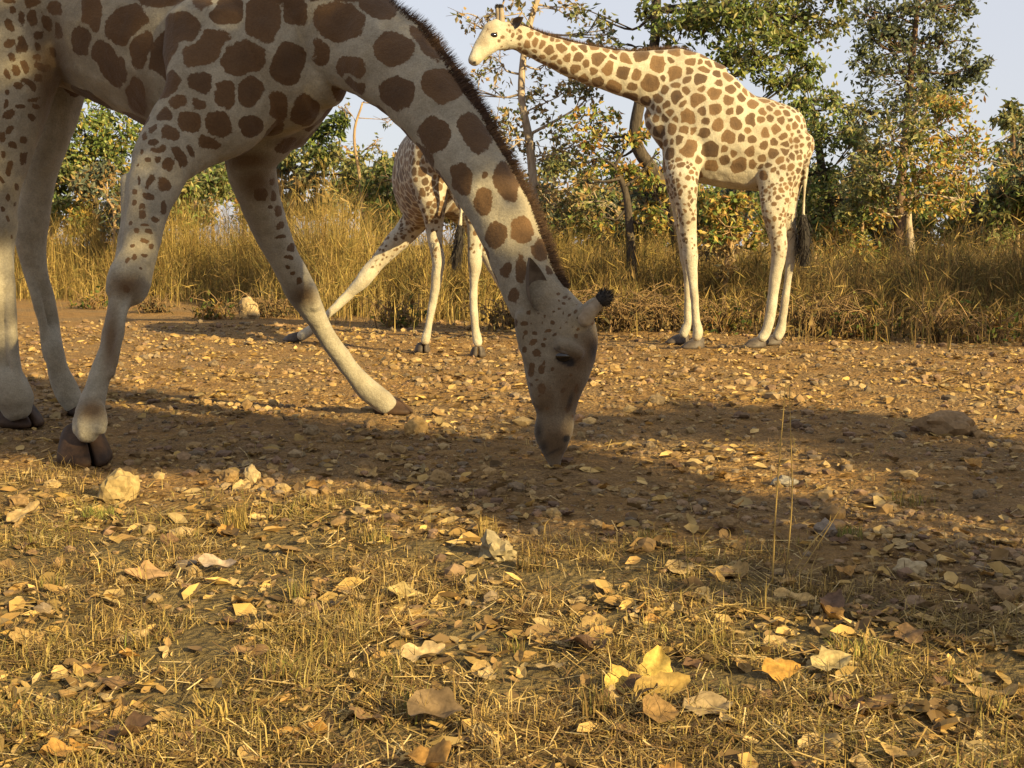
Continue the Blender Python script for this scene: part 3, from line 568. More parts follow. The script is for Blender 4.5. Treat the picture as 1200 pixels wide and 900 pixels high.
# ---- the giraffe seen from behind, forelegs spread
def giraffe_behind():
    R = rng(33); YL, YR = gY(495, 416), gY(560, 419); Yc = (YL+YR)/2 + .12
    p0 = pix(515, 188, Yc); h = np.array([-.2, .98, 0]); up = np.array([0, 0, 1.0])
    def W(f, z, rv, rl, sr): q = p0 + h*f; return [q[0], q[1], z, rv, rl, sr]
    z0 = p0[2]; side = np.array([.98, .2, 0])
    trunk = [W(-.16, z0+.02, .17, .15, .03), W(-.05, z0+.02, .31, .25, .034), W(.15, z0, .38, .29, .04), W(.5, z0-.02, .40, .31, .06), W(.9, z0-.08, .44, .32, .07), W(1.25, z0-.16, .42, .28, .07), W(1.45, z0-.2, .26, .2, .07)]
    def Q(px, py, Y, rv, rl, sr): return [*pix(px, py, Y), rv, rl, sr]
    neck = [W(1.1, z0-.05, .36, .2, .07), W(1.45, z0-.2, .27, .17, .07), Q(535, 232, 13.75, .18, .14, .06), Q(567, 275, 14.0, .14, .11, .05), Q(596, 322, 14.05, .12, .1, .04)]
    hd = [Q(594, 320, 14.05, .13, .1, .02), Q(604, 336, 14.05, .12, .09, 0), Q(616, 360, 14.0, .08, .07, 0), Q(624, 382, 13.95, .05, .05, 0)]
    YlF, YrF = gY(343, 402), gY(645, 398)
    L = [st(505, 185, Yc, 52, .8, .035), st(504, 215, Yc-.02, 50, .8, .03), st(507, 240, Yc-.04, 33, .9, .026), st(509, 262, YL, 22, 1, .02), st(510, 285, YL, 16.5, 1, .016), st(514, 306, YL, 15.5, 1, .012), st(512, 322, YL, 13, 1, 0), st(508, 350, YL, 10, 1, 0), st(503, 378, YL, 9, 1, 0), st(500, 393, YL, 11, 1, 0), st(498, 400, YL, 11, 1, 0)]
    Rr = [st(536, 185, Yc, 50, .8, .035), st(545, 215, Yc-.04, 44, .8, .03), st(552, 242, YR, 29, .9, .025), st(557, 266, YR, 20, 1, .02), st(557, 290, YR, 17, 1, .016), st(557, 310, YR, 16.5, 1, .012), st(556, 328, YR, 12.5, 1, 0), st(555, 355, YR, 10, 1, 0), st(557, 382, YR, 9.5, 1, 0), st(559, 396, YR, 11.5, 1, 0), st(560, 402, YR, 11, 1, 0)]
    f = [st(505, 220, Yc+1.05, 60, .8, .05), st(487, 257, 13.15, 34, .9, .03), st(463, 285, 13.1, 25, 1, .02), st(441, 309, 13.05, 18.5, 1, .014), st(426, 328, 13.0, 17.5, 1, 0), st(409, 345, 13.0, 11.5, 1, 0), st(384, 369, 12.95, 9.5, 1, 0), st(366, 385, YlF, 10.5, 1, 0), st(353, 394, YlF, 11, 1, 0)]
    g_ = [st(530, 225, Yc+1.05, 60, .8, .05), st(551, 258, 13.1, 28, .9, .02), st(567, 290, 13.1, 20, 1, .018), st(585, 325, 13.1, 16, 1, 0), st(598, 347, 13.1, 12, 1, 0), st(618, 372, YrF, 9.5, 1, 0), st(634, 388, YrF, 10.5, 1, 0), st(641, 394, YrF, 11, 1, 0)]
    tail = [[*(p0 - h*.2 + up*.12), .04, .04, 0], st(535, 200, YR-.1, 7, 1, 0), st(541, 225, YR-.1, 5, 1, 0), st(539, 268, YR-.1, 4, 1, 0)]
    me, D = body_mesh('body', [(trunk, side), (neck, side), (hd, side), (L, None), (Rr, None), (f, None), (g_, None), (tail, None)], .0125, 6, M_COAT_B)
    V, Nn = coords(me); bvh = bvh_of(me); sr = nearest_val(V, D, 5)*.9
    tone = np.zeros(len(V)); set_attr(me, 'spot', random_spots(V, sr, np.ones(len(V), bool), R, .36, tone)); set_attr(me, 'tone', tone)
    set_attr(me, 'dark', np.zeros(len(V))); set_attr(me, 'tan', np.clip(blobs(V, bvh, [(530, 250, 14, 25)], 2, True)*.7, 0, 1))
    base = gp(525, 412); base[2] = 0
    root = empty('giraffe', base, 'giraffe seen from behind with tail hanging and forelegs spread apart', 'giraffe')
    link('body', me, root)
    for q in ((495, 415, 100), (560, 417, 92), (345, 401, 150), (648, 397, 60)): hoof(root, *q, .23, .17, .12, M_HOOF_GREY)
    P = [np.array(W(1.1, z0+.28, 0, 0, 0)[:3]), np.array(W(1.5, z0+.0, 0, 0, 0)[:3]), pix(548, 224, 13.85), pix(580, 266, 14.08), pix(606, 312, 14.1)]
    Hh = [np.array([.02, .05, .08]), np.array([.03, .06, .06]), np.array([.05, .05, .05]), np.array([.06, .04, .05]), np.array([.06, .03, .04])]
    hp = pix(601, 332, 14.05)
    for s in (-1, 1):
        eye(root, hp + side*s*.09, side*s, .03); ear(root, hp + side*s*.07 + up*.12 - h*.05, hp + side*s*.24 + up*.16 - h*.06, np.array([0, 0, -1.0]) + h, .045, M_EAR)
        horn(root, [hp + side*s*.05 + h*.06 + up*.04, hp + side*s*.05 + h*.16 + up*.07, hp + side*s*.05 + h*.22 + up*.08], [.034, .028, .024], M_HORN, M_TUFT, R, .02)
    hair_tuft(root, 'tail_tuft', [pix(539, 264, YR-.1), pix(537, 290, YR-.1), pix(532, 316, YR-.1)], [.03, .055, .02], 420, R, M_TUFT)
giraffe_behind()
#--PART2--
# ------------------------------------------------------------------ trees and shrubs
GREEN = [(.06, .085, .02), (.08, .105, .024), (.045, .065, .018), (.105, .115, .03), (.035, .05, .016)]
OLIVE = [(.08, .085, .03), (.06, .07, .025), (.11, .105, .04), (.045, .055, .022), (.13, .11, .035)]
GREYG = [(.06, .07, .045), (.045, .055, .035), (.08, .085, .055), (.035, .042, .026)]
YELL = [(.17, .13, .03), (.12, .12, .03), (.08, .10, .022), (.21, .14, .03), (.055, .08, .02), (.16, .085, .025)]
DRY = [(.13, .085, .035), (.17, .115, .045), (.09, .07, .03), (.07, .06, .03), (.20, .14, .06)]
def leaf_faces(C, R, L, Wd, cols, droop=.35, tint=1.0):
    n = len(C); d = unit(R.normal(0, 1, (n, 3)) + np.array([0, 0, -droop])); nn = unit(np.cross(d, R.normal(0, 1, (n, 3)))); s = np.cross(d, nn)
    l = L*R.uniform(.6, 1.25, (n, 1)); w = Wd*R.uniform(.7, 1.2, (n, 1))
    V = np.stack([C, C + d*l*.45 + s*w*.5 + nn*w*.16, C + d*l - nn*l*.06, C + d*l*.45 - s*w*.5 + nn*w*.16], 1).reshape(-1, 3)
    i = np.arange(n)*4; F = np.vstack([np.stack([i, i+1, i+2], -1), np.stack([i, i+2, i+3], -1)])
    pal = np.array(cols); c = pal[R.integers(0, len(pal), n)]*R.uniform(.7, 1.3, (n, 1))*tint
    return V, F, np.repeat(c, 4, 0)
def tree(name, label, cat, trunk_path, trunk_r, clumps, pal, seed, bark, leaf=(.13, .065), group=None, twig_r=.008, world_pts=False, spread=.27, part='crown', limb_r=.35, forks=2, dens=.72):
    """trunk_path: 3-D points; clumps: (centre 3-D, radius x, depth, z, leaves, [palette])"""
    R = rng(seed); P = np.asarray(trunk_path, float); base = P[0].copy(); base[2] = 0
    root = empty(name, base, label, cat, group); g = Geo(); P = P.copy(); P[0, 2] = -.08
    tube(g, P, np.linspace(trunk_r, trunk_r*.45, len(P))*np.concatenate([[1.25], np.ones(len(P)-1)]), 9, 5)
    dense = catmull(P, 6); lv = Geo(); hasleaf = False
    lo = dense[int(len(dense)*.3):]
    for q in clumps:
        c, rx, ry, rz, n = np.asarray(q[0], float), *q[1:5]; pl = q[5] if len(q) > 5 else pal
        below = lo[lo[:, 2] < c[2]+.1]; cand = below if len(below) else lo[:1]
        a = cand[np.argmin(np.linalg.norm((cand-c)*np.array([1, 1, .55]), axis=1))]
        mid = (a+c)/2 + R.normal(0, .12, 3)*np.linalg.norm(c-a) + np.array([0, 0, -.06*np.linalg.norm(c-a)])
        r0 = trunk_r*limb_r*min(1.2, .5+np.linalg.norm(c-a)*.2); tube(g, [a, mid, c], [r0, r0*.6, r0*.3], 6, 4)
        n = int(n*dens*1.3); k = max(4, int(n/38)); u = unit(R.normal(0, 1, (k, 3)))*R.uniform(.25, 1, (k, 1))**.5; cc = c + u*np.array([rx, ry, rz])
        for e in cc:
            m2 = (c+e)/2 + R.normal(0, .12, 3)*np.linalg.norm(e-c); st_ = c if R.random() < .6 else mid
            tube(g, [st_, m2, e], [max(r0*.32, twig_r*1.3), max(twig_r, r0*.2), twig_r*.6], 4, 2)
            for _ in range(forks):
                e2 = e + R.normal(0, .28, 3)*np.array([rx, ry, rz]); tube(g, [m2*.4+e*.6, e2], [twig_r*.8, twig_r*.35], 3, 2)
        if n > 0:
            w = R.uniform(.3, 1.6, k); w /= w.sum(); j = R.choice(k, n, p=w)
            C = cc[j] + R.normal(0, spread, (n, 3))*np.array([rx, ry, rz])*R.uniform(.5, 1.15, (k, 1))[j]
            C[:, 2] = np.maximum(C[:, 2], .05)
            lv.add(*leaf_faces(C, R, leaf[0]*.85, leaf[1]*.85, pl, .35, 2.1)); hasleaf = True
    link('trunk', g.mesh('trunk', [bark], True), root)
    if hasleaf: link(part, lv.mesh(part, [M_LEAF]), root)
    return root
def ck(px, py, Y, rx, ry, n, pal=None, dd=None):
    """a clump given by where it shows (px) and its distance"""
    s = Y/FPX; q = [pix(px, py, Y), rx*s, (dd if dd else max(rx, ry)*s*.8), ry*s, n]
    return q + [pal] if pal else q
def tp(Y, *pts): 
    P = [pix(a, b, Y) for a, b in pts]; P[0][2] = 0; return P
# big leafy tree behind the standing giraffe
tree('leafy_tree', 'leafy green tree with a leaning brown trunk behind the standing giraffe', 'tree', tp(18.5, (812, 345), (790, 250), (768, 205), (745, 165), (752, 110), (768, 45), (772, -60), (800, -140)), .12,
     [ck(800, 28, 18.2, 42, 26, 900), ck(848, 8, 18, 48, 28, 1100), ck(905, 22, 18.6, 46, 28, 1000), ck(960, 22, 19, 34, 26, 700, OLIVE), ck(884, 62, 17.9, 44, 24, 900), ck(925, 92, 18.3, 36, 24, 650), ck(985, -15, 19, 30, 24, 400), ck(940, -20, 18.5, 50, 24, 600), ck(850, -50, 18.5, 70, 30, 800), ck(930, 55, 18.6, 26, 18, 350),
      ck(715, 178, 18.6, 40, 28, 420, YELL), ck(690, 150, 19, 36, 26, 300, YELL), ck(742, 205, 18.2, 26, 20, 260, YELL), ck(765, 15, 18.8, 22, 22, 160, OLIVE), ck(700, 20, 18.8, 36, 22, 110, OLIVE), ck(745, 55, 18.8, 40, 14, 140, OLIVE), ck(755, 160, 18.1, 25, 14, 120, YELL), ck(772, 215, 17.9, 22, 16, 150, YELL), ck(785, 250, 17.7, 22, 18, 150, YELL)], GREEN+OLIVE+YELL[1:3], 101, M_BARK_DARK, (.13, .065), forks=3, dens=.62)
# slim pale trunk with sparse leaves above the feeding giraffe's neck
tree('sparse_tree', 'slim pale-trunked tree with sparse brown leaves in front of the sky', 'tree', tp(20, (634, 350), (628, 260), (621, 170), (611, 110), (618, 40), (640, -30)), .085,
     [ck(575, 45, 19.8, 32, 28, 60), ck(612, 15, 19.6, 36, 22, 110), ck(655, 12, 20, 30, 22, 80), ck(672, 62, 19.7, 34, 26, 130), ck(560, 105, 20, 28, 24, 60), ck(598, 165, 19.7, 36, 34, 230), ck(650, 175, 20, 44, 36, 380), ck(640, 120, 20.2, 40, 26, 200), ck(690, 110, 20, 36, 22, 170), ck(560, 20, 19.8, 26, 24, 30), ck(590, 75, 19.9, 26, 18, 40), ck(700, 45, 20, 26, 24, 50), ck(640, 75, 20, 30, 16, 60), ck(655, 235, 20, 44, 28, 330), ck(590, 225, 20.2, 30, 26, 220), ck(700, 235, 20.2, 30, 28, 260)], DRY+OLIVE, 102, M_BARK_PALE, (.13, .07), limb_r=.42, forks=6)
tree('twisted_tree', 'small dark twisted tree with bare forked limbs under the leaning trunk', 'tree', tp(18, (744, 352), (738, 270), (733, 225), (720, 195)), .075,
     [ck(700, 185, 18, 20, 18, 30), ck(690, 215, 18, 20, 18, 30), ck(765, 185, 18, 14, 18, 20), ck(712, 250, 18, 24, 18, 60), ck(765, 250, 18.2, 24, 20, 90), ck(735, 165, 18, 14, 16, 20)], YELL, 103, M_BARK_DARK, (.12, .06), limb_r=.6, forks=3)
# the pair at the grass edge on the far side of the tail
tree('slim_tree', 'slim tree with pale bent trunk and yellow-green leaves rising from the grass', 'tree', tp(20.5, (1066, 348), (1067, 290), (1064, 250), (1072, 215), (1066, 160), (1080, 100)), .075,
     [ck(1045, 165, 20, 44, 34, 620, OLIVE), ck(1100, 150, 20.3, 46, 34, 700), ck(1135, 185, 20.2, 38, 34, 600), ck(1090, 195, 19.8, 50, 26, 620), ck(1030, 205, 20, 36, 26, 480, OLIVE), ck(1125, 235, 20.5, 44, 24, 420), ck(1035, 245, 20.3, 36, 24, 380), ck(1075, 120, 20.6, 50, 26, 560, OLIVE), ck(1010, 235, 20.4, 26, 22, 260, OLIVE)], YELL, 104, M_BARK_PALE, (.13, .065))
tree('tall_tree', 'tall grey-green tree rising against the sky above the slim yellow-green tree', 'tree', tp(25, (1050, 330), (1056, 220), (1064, 130), (1070, 60), (1076, 0)), .10,
     [ck(1025, 22, 25, 32, 20, 620), ck(1075, 10, 25, 40, 24, 850), ck(1120, 10, 25, 22, 26, 380), ck(1040, 58, 25, 46, 28, 1000), ck(1105, 50, 25, 34, 24, 600), ck(1135, 78, 24.6, 24, 15, 320), ck(1010, 75, 25, 20, 18, 280), ck(1065, 95, 25, 56, 24, 1000), ck(1120, 108, 25, 34, 22, 520), ck(1015, 130, 25.5, 34, 26, 500), ck(1085, -35, 25, 50, 24, 600)], GREYG+OLIVE[:2], 105, M_BARK_BROWN, (.15, .075), forks=3, dens=.65)
tree('green_tree', 'bushy green tree beside the standing giraffe\'s rump', 'tree', tp(22, (968, 330), (972, 250), (962, 190), (955, 130)), .11,
     [ck(948, 118, 22, 30, 24, 480), ck(985, 120, 22.5, 22, 18, 240, OLIVE), ck(965, 160, 21.6, 36, 26, 700), ck(1000, 170, 22, 20, 22, 240, OLIVE), ck(950, 205, 21.8, 34, 26, 600), ck(985, 235, 21.5, 34, 26, 600), ck(940, 255, 21.5, 30, 24, 480), ck(975, 280, 21.2, 34, 18, 420, YELL)], GREEN+OLIVE, 106, M_BARK_DARK, (.14, .07))
tree('yellowing_shrub', 'shrub with yellowing leaves growing behind the standing giraffe\'s belly', 'shrub', tp(16.8, (855, 368), (850, 320), (858, 280)), .045,
     [ck(835, 238, 16.8, 26, 16, 260), ck(868, 240, 16.7, 26, 16, 280), ck(850, 265, 16.5, 34, 18, 340), ck(880, 275, 16.9, 18, 18, 140), ck(828, 285, 16.9, 20, 20, 130, DRY), ck(862, 305, 16.6, 30, 22, 150, DRY)], YELL, 107, M_TWIG, (.12, .065), twig_r=.006)
# shrubs behind the feeding giraffe's legs
tree('leafy_shrub', 'dense green shrub above the golden grass behind the big giraffe\'s hind legs', 'shrub', tp(27, (110, 325), (112, 250), (108, 190)), .09,
     [ck(100, 160, 26.5, 32, 30, 700), ck(135, 165, 26.5, 32, 30, 700), ck(80, 195, 26.6, 30, 26, 480, OLIVE), ck(120, 205, 26.3, 40, 22, 600, OLIVE), ck(150, 140, 27, 22, 24, 320), ck(110, 128, 27, 26, 18, 300), ck(60, 165, 27, 22, 30, 260)], GREEN+YELL[:2], 108, M_BARK_DARK, (.17, .085))
tree('rounded_shrub', 'green shrub with a dark stem beside the big giraffe\'s chest', 'shrub', tp(25, (338, 320), (340, 240), (352, 200), (372, 175)), .09,
     [ck(372, 165, 24.6, 26, 22, 480), ck(392, 148, 24.5, 18, 18, 300), ck(352, 190, 24.6, 26, 20, 360, OLIVE), ck(400, 185, 24.8, 28, 20, 380, OLIVE), ck(330, 170, 25, 24, 24, 300), ck(420, 205, 24.6, 26, 16, 260, OLIVE)], GREEN, 109, M_BARK_DARK, (.16, .08))
tree('bare_sapling', 'thin bare sapling with forked twigs under the big giraffe\'s neck', 'tree', tp(24, (428, 320), (424, 230), (415, 160), (425, 120)), .04,
     [ck(445, 110, 24, 16, 16, 14), ck(400, 125, 24, 14, 12, 14), ck(468, 140, 24, 18, 18, 20), ck(440, 165, 24, 18, 14, 40), ck(490, 110, 24, 12, 18, 8)], OLIVE, 110, M_TWIG, (.13, .06), forks=4)
# row of farther trees closing the view
far = [(20, 205, 60, 42, 'a'), (215, 210, 60, 36, 'b'), (285, 200, 50, 44, 'c'), (445, 205, 46, 26, 'b'), (500, 215, 50, 30, 'a'), (560, 205, 46, 44, 'c'), (610, 245, 46, 30, 'a'), (665, 215, 50, 44, 'b'), (720, 230, 50, 34, 'c'), (780, 215, 46, 40, 'a'), (905, 190, 50, 50, 'b'), (1005, 190, 40, 44, 'c'), (1160, 215, 46, 44, 'a'), (1185, 150, 26, 30, 'b'), (1215, 190, 40, 60, 'c')]
FL = ['far grey-green tree in the row closing the view beyond the grass', 'far olive tree in the row closing the view beyond the grass', 'far brownish tree in the row closing the view beyond the grass']
for i, (x, y, rx, ry, t) in enumerate(far):
    Yd = 36 + (i*7 % 5)*3.2; k = 'abc'.index(t); R = rng(500+i); cl = []
    for _ in range(7):
        a, b = R.uniform(-.75, .75), R.uniform(-.7, .8); cl.append(ck(x+a*rx, y+b*ry, Yd+R.uniform(-1, 1), rx*R.uniform(.3, .5), ry*R.uniform(.3, .48), int(230*rx*ry/2000)))
    tree('far_tree', FL[k], 'tree', tp(Yd, (x, 300), (x+R.uniform(-6, 6), y+ry*.6), (x+R.uniform(-8, 8), y)), .075, cl, (GREYG, OLIVE, GREYG+DRY[:2])[k], 600+i, M_BARK_BROWN, (.26, .14), group='far trees beyond the grass', twig_r=.014, forks=1)
# undergrowth between the grass and the trees
US = [(585, 255, 0), (635, 250, 2), (705, 255, 0), (770, 240, 2), (820, 245, 0), (890, 240, 2), (915, 265, 0), (955, 245, 2), (1045, 262, 2), (1110, 262, 0), (1180, 262, 2), (1220, 250, 0), (5, 215, 2), (60, 220, 0), (130, 232, 2), (165, 215, 1), (230, 205, 0), (330, 210, 2), (400, 215, 1), (450, 222, 2), (560, 238, 0), (620, 238, 2), (680, 244, 0), (730, 248, 2), (1010, 240, 2), (1060, 250, 0), (1120, 240, 2), (1170, 230, 0), (1200, 205, 2), (30, 245, 0), (95, 250, 1), (200, 235, 0), (250, 225, 2), (300, 240, 1), (365, 235, 2), (430, 232, 0), (470, 250, 1), (520, 245, 2), (600, 262, 0), (650, 268, 1), (700, 272, 2), (755, 268, 0), (800, 262, 1), (870, 262, 2), (930, 262, 0), (985, 268, 1), (1030, 276, 0), (1090, 272, 2), (1145, 262, 1), (1190, 255, 0), (1230, 240, 2)]
UL = ['olive undergrowth bush rising behind the tall dry grass', 'yellowing undergrowth bush rising behind the tall dry grass', 'grey-green undergrowth bush rising behind the tall dry grass']
for i, (x, y, k) in enumerate(US):
    Yd = 24 + (i*5 % 7)*1.1; R = rng(700+i); h = R.uniform(.8, 1.25); cl = []
    for _ in range(6): cl.append(ck(x+R.uniform(-30, 30), y+R.uniform(-26, 24)*h, Yd+R.uniform(-.6, .6), R.uniform(15, 26), R.uniform(12, 22)*h, 150))
    tree('bush', UL[k], 'bush', tp(Yd, (x, 320), (x+R.uniform(-6, 6), y+25), (x+R.uniform(-8, 8), y)), .05, cl, (OLIVE+GREEN[:2], YELL+OLIVE[:2], GREYG+DRY[:2])[k], 720+i, M_TWIG, (.17, .085), group='undergrowth bushes', twig_r=.009, forks=2, dens=1.6)
# trees standing beside the camera, whose shade falls across the track
def shade_tree(name, label, u, a, z0, z1, ru, n, seed, k=13, lean=0, boughs=()):
    R = rng(seed); c = np.array([(u+a)*.7071, (u-a)*.7071, 0]); eu = np.array([.7071, .7071, 0]); ea = np.array([.7071, -.7071, 0]); cl = []
    for i in range(k):
        z = z0 + (z1-z0)*(i+.5)/k; rr = ru*(1+lean*(i+.5)/k); off = R.uniform(-.62, .62)*rr - .8*lean*(i+.5)/k
        cl.append([c + eu*off + ea*R.uniform(-.6, .6) + np.array([0, 0, z]), rr*.55, rr*.55, (z1-z0)/k*.9, n//k])
    for bu, bz, br in boughs: cl.append([np.array([(bu+a)*.7071, (bu-a)*.7071, bz]), br*1.6, br*1.6, br, int(900*br)])
    P = [c, c + np.array([.05, .08, z0*.8]), c + np.array([-.05, .02, (z0+z1)/2]), c + np.array([.03, 0, z1])]
    return tree(name, label, 'tree', P, .16, cl, GREEN+OLIVE, seed, M_BARK_BROWN, (.17, .1), forks=1)
shade_tree('shade_tree', 'dense tree whose shade covers the feeding giraffe', 3.72, 4.2, 2.0, 8.2, 1.0, 17000, 901, 17, .3)
shade_tree('shade_tree', 'open tree whose dappled shade crosses the middle of the track', 5.7, 7.5, 2.7, 4.9, 1.3, 4600, 902, 8)
shade_tree('shade_tree', 'rounded tree whose shade darkens the tall grass beyond the track', 14.6, 3.0, 2.6, 6.0, 2.4, 4200, 903, 10)

# ------------------------------------------------------------------ grass
def blades(P, R, H, Wd, cols, lean, bend=.5):
    n = len(P); az = R.uniform(0, 2*np.pi, n); d = np.stack([np.cos(az), np.sin(az), np.zeros(n)], 1); H = H[:, None]
    ln = np.abs(R.normal(0, 1, (n, 1)))*lean; az2 = R.uniform(0, np.pi, n); s = np.stack([np.cos(az2), np.sin(az2), np.zeros(n)], 1)*Wd*R.uniform(.6, 1.3, (n, 1))
    up = np.array([0, 0, 1.0]); k = 1/np.sqrt(1+ln**2)
    mid = P + (up + d*ln*bend)*H*.55*k; tip = P + (up*R.uniform(.75, 1.0, (n, 1)) + d*ln)*H*k
    V = np.stack([P-s, P+s, mid-s*.7, mid+s*.7, tip], 1).reshape(-1, 3); i = np.arange(n)*5
    F = np.vstack([np.stack([i, i+1, i+3], -1), np.stack([i, i+3, i+2], -1), np.stack([i+2, i+3, i+4], -1)])
    return V, F, np.repeat(cols, 5, 0)
def pick(R, pal, n, v=.3): 
    pal = np.array(pal); return pal[R.integers(0, len(pal), n)]*R.uniform(1-v, 1+v, (n, 1))
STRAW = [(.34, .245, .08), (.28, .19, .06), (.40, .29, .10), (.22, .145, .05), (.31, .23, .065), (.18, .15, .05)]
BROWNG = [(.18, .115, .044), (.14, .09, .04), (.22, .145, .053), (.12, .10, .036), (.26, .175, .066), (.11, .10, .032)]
# tall dry grass along the far side of the track
R = rng(41)
EX = [-300, 0, 250, 350, 480, 600, 750, 900, 1050, 1200, 1500]; EY = [346, 349, 354, 366, 374, 374, 376, 383, 389, 394, 400]
HX = [-300, 0, 200, 330, 450, 560, 700, 850, 1000, 1200, 1500]; HH = [2.0, 2.0, 2.1, 2.3, 1.9, 1.5, 1.45, 1.2, 1.25, 1.3, 1.3]
n = 80000; px = R.uniform(-160, 1360, n); ey = np.interp(px, EX, EY)
y0 = np.array([gp(600, e)[1] for e in np.linspace(340, 402, 63)]); Yf = np.interp(ey, np.linspace(340, 402, 63), y0)
nz = np.array([mnoise.noise((x*.035, 1.3, 0)) for x in px]); Yf = Yf + nz*.9
dep = R.exponential(2.6, n); dep = np.where(dep > 11, R.uniform(0, 11, n), dep); dep = np.where(R.random(n) < .07, -R.exponential(.55, n), dep); Yp = Yf + dep
Xp = (px-600)/FPX*Yp; P = np.stack([Xp, Yp, np.zeros(n)-.01], 1)
cl = np.array([mnoise.noise((x*.9, y*.9, 2.2)) + .6*mnoise.noise((x*3.1, y*3.1, 4.2)) for x, y in zip(Xp, Yp)])
keep = R.random(n) < np.clip(.72 + cl*1.1, .06, 1); P = P[keep]; px = px[keep]; dep = dep[keep]; cl = cl[keep]; n = len(P)
H = np.interp(px, HX, HH)*R.uniform(.45, 1.05, n)*np.clip(.32 + dep*.55, .3, 1)*(1+.25*cl)*(1+.3*np.array([mnoise.noise((x*.022, y*.3, 8.8)) for x, y in zip(px, P[:, 1])]))
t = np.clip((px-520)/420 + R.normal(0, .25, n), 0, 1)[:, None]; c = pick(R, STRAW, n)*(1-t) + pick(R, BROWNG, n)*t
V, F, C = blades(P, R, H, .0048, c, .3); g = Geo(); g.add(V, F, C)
# seed heads and side leaves on the taller stems
k = R.random(n) < .5; Pk = P[k]; Hk = H[k]; q = R.uniform(.35, .95, len(Pk)); C0 = Pk + np.stack([R.normal(0, .05, len(Pk)), R.normal(0, .05, len(Pk)), Hk*q], 1)
V, F, C = leaf_faces(C0, R, .24, .014, STRAW+BROWNG, -.6); g.add(V, F, C)
tag(link('tall_grass', g.mesh('tall_grass', [M_GRASS])), 'tall golden dry grass standing along the far edge of the track', 'grass', kind='stuff')
# short dry turf on the near side of the track
R = rng(42); n = 230000; Yp = 1.9 + 4.6*R.random(n)**1.25; Xp = R.uniform(-1, 1, n)*(Yp*.44+.25)
ta = np.array([turf_amount(x, y) for x, y in zip(Xp, Yp)]); cl = np.array([mnoise.noise((x*3.2, y*3.2, 9.2)) + .5*mnoise.noise((x*9, y*9, 4.9)) for x, y in zip(Xp, Yp)])
keep = R.random(n) < np.clip(ta*(.42+cl*1.25), .015, 1); Xp, Yp, cl = Xp[keep], Yp[keep], cl[keep]; n = len(Xp)
P = np.stack([Xp, Yp, [gz(a, b)-.003 for a, b in zip(Xp, Yp)]], 1)
gr = np.clip(np.abs(Xp/(Yp*.4))*.55 + np.array([mnoise.noise((x*1.2, y*1.2, 19)) for x, y in zip(Xp, Yp)])*.7 - .2 + R.normal(0, .2, n), 0, .8)[:, None]
TURF = [(.38, .265, .09), (.29, .19, .062), (.45, .325, .125), (.20, .125, .048), (.33, .23, .078), (.14, .09, .042), (.10, .065, .033)]; GT = [(.20, .20, .05), (.26, .225, .06), (.15, .165, .04)]
c = pick(R, TURF, n)*(1-gr) + pick(R, GT, n)*gr
H = np.clip(R.gamma(2.2, .014, n)*(1+cl*.9), .008, .12); V, F, C = blades(P, R, H, .0016, c, 1.9, .4); g = Geo(); g.add(V, F, C)
# fallen straws lying over each other
m = 26000; j = R.integers(0, n, m); Cc = P[j] + np.stack([R.normal(0, .02, m), R.normal(0, .02, m), R.uniform(.004, .022, m)], 1)
az = R.uniform(0, 2*np.pi, m); d = np.stack([np.cos(az), np.sin(az), R.normal(0, .25, m)], 1)*R.uniform(.015, .06, m)[:, None]; s = np.stack([-np.sin(az), np.cos(az), R.normal(0, .3, m)], 1)*.0013
g.add(np.stack([Cc-d-s, Cc-d+s, Cc+d+s, Cc+d-s], 1).reshape(-1, 3), np.arange(4*m).reshape(-1, 4), np.repeat(pick(R, TURF+[(.14, .085, .04), (.20, .12, .05), (.55, .42, .2)], m), 4, 0))
tag(link('short_grass', g.mesh('short_grass', [M_GRASS])), 'short dry grass and fallen straw covering the near side of the track', 'grass', kind='stuff')
# countable tufts
def tuft(label, px, py, n, h, rad, pal, seed, lean=.45, wd=.0016, group=None):
    R = rng(seed); b = gp(px, py); b[2] = gz(b[0], b[1]); P = np.stack([np.clip(R.normal(0, rad, n), -1.3*rad, 1.3*rad), np.clip(R.normal(0, rad, n), -1.3*rad, 1.3*rad), np.full(n, -.006)], 1)*.8
    V, F, C = blades(P, R, h*R.uniform(.4, 1.05, n), wd, pick(R, pal, n), lean); g = Geo(); g.add(V, F, C)
    o = link('grass_tuft', g.mesh('grass_tuft', [M_GRASS]), None, tuple(b)); return tag(o, label, 'grass tuft', group)
tuft('fine pale straw tuft near the pale stone by the hoof', 278, 622, 190, .13, .035, STRAW, 1, .35)
tuft('green tuft growing beside the pale stone by the hoof', 118, 606, 160, .07, .05, GT, 2, .6)
tuft('yellow broad-bladed tuft in the dry grass', 250, 845, 60, .10, .03, STRAW, 3, .6, .003)
tuft('brown stubby tuft beside the crumpled white stone', 622, 668, 150, .075, .04, BROWNG, 4, .6)
tuft('upright straw tuft standing before the crumpled white stone', 572, 632, 60, .11, .03, STRAW, 5, .3)
tuft('low green-tinged tuft at the turf edge', 440, 636, 90, .08, .04, GT+STRAW, 6, .4)
tuft('small green tuft on the bare dirt by the tall stalks', 995, 628, 80, .07, .035, GT, 7, .4)
tuft('dark weedy tuft on the bare dirt of the track', 1070, 590, 110, .09, .06, BROWNG+GT, 8, .6)
tuft('stiff dark tuft behind the yellow leaf cluster', 700, 838, 130, .09, .03, BROWNG, 9, .35)
tuft('olive tuft in the turf beside the track', 1010, 770, 160, .07, .06, GT+STRAW, 10, .7)
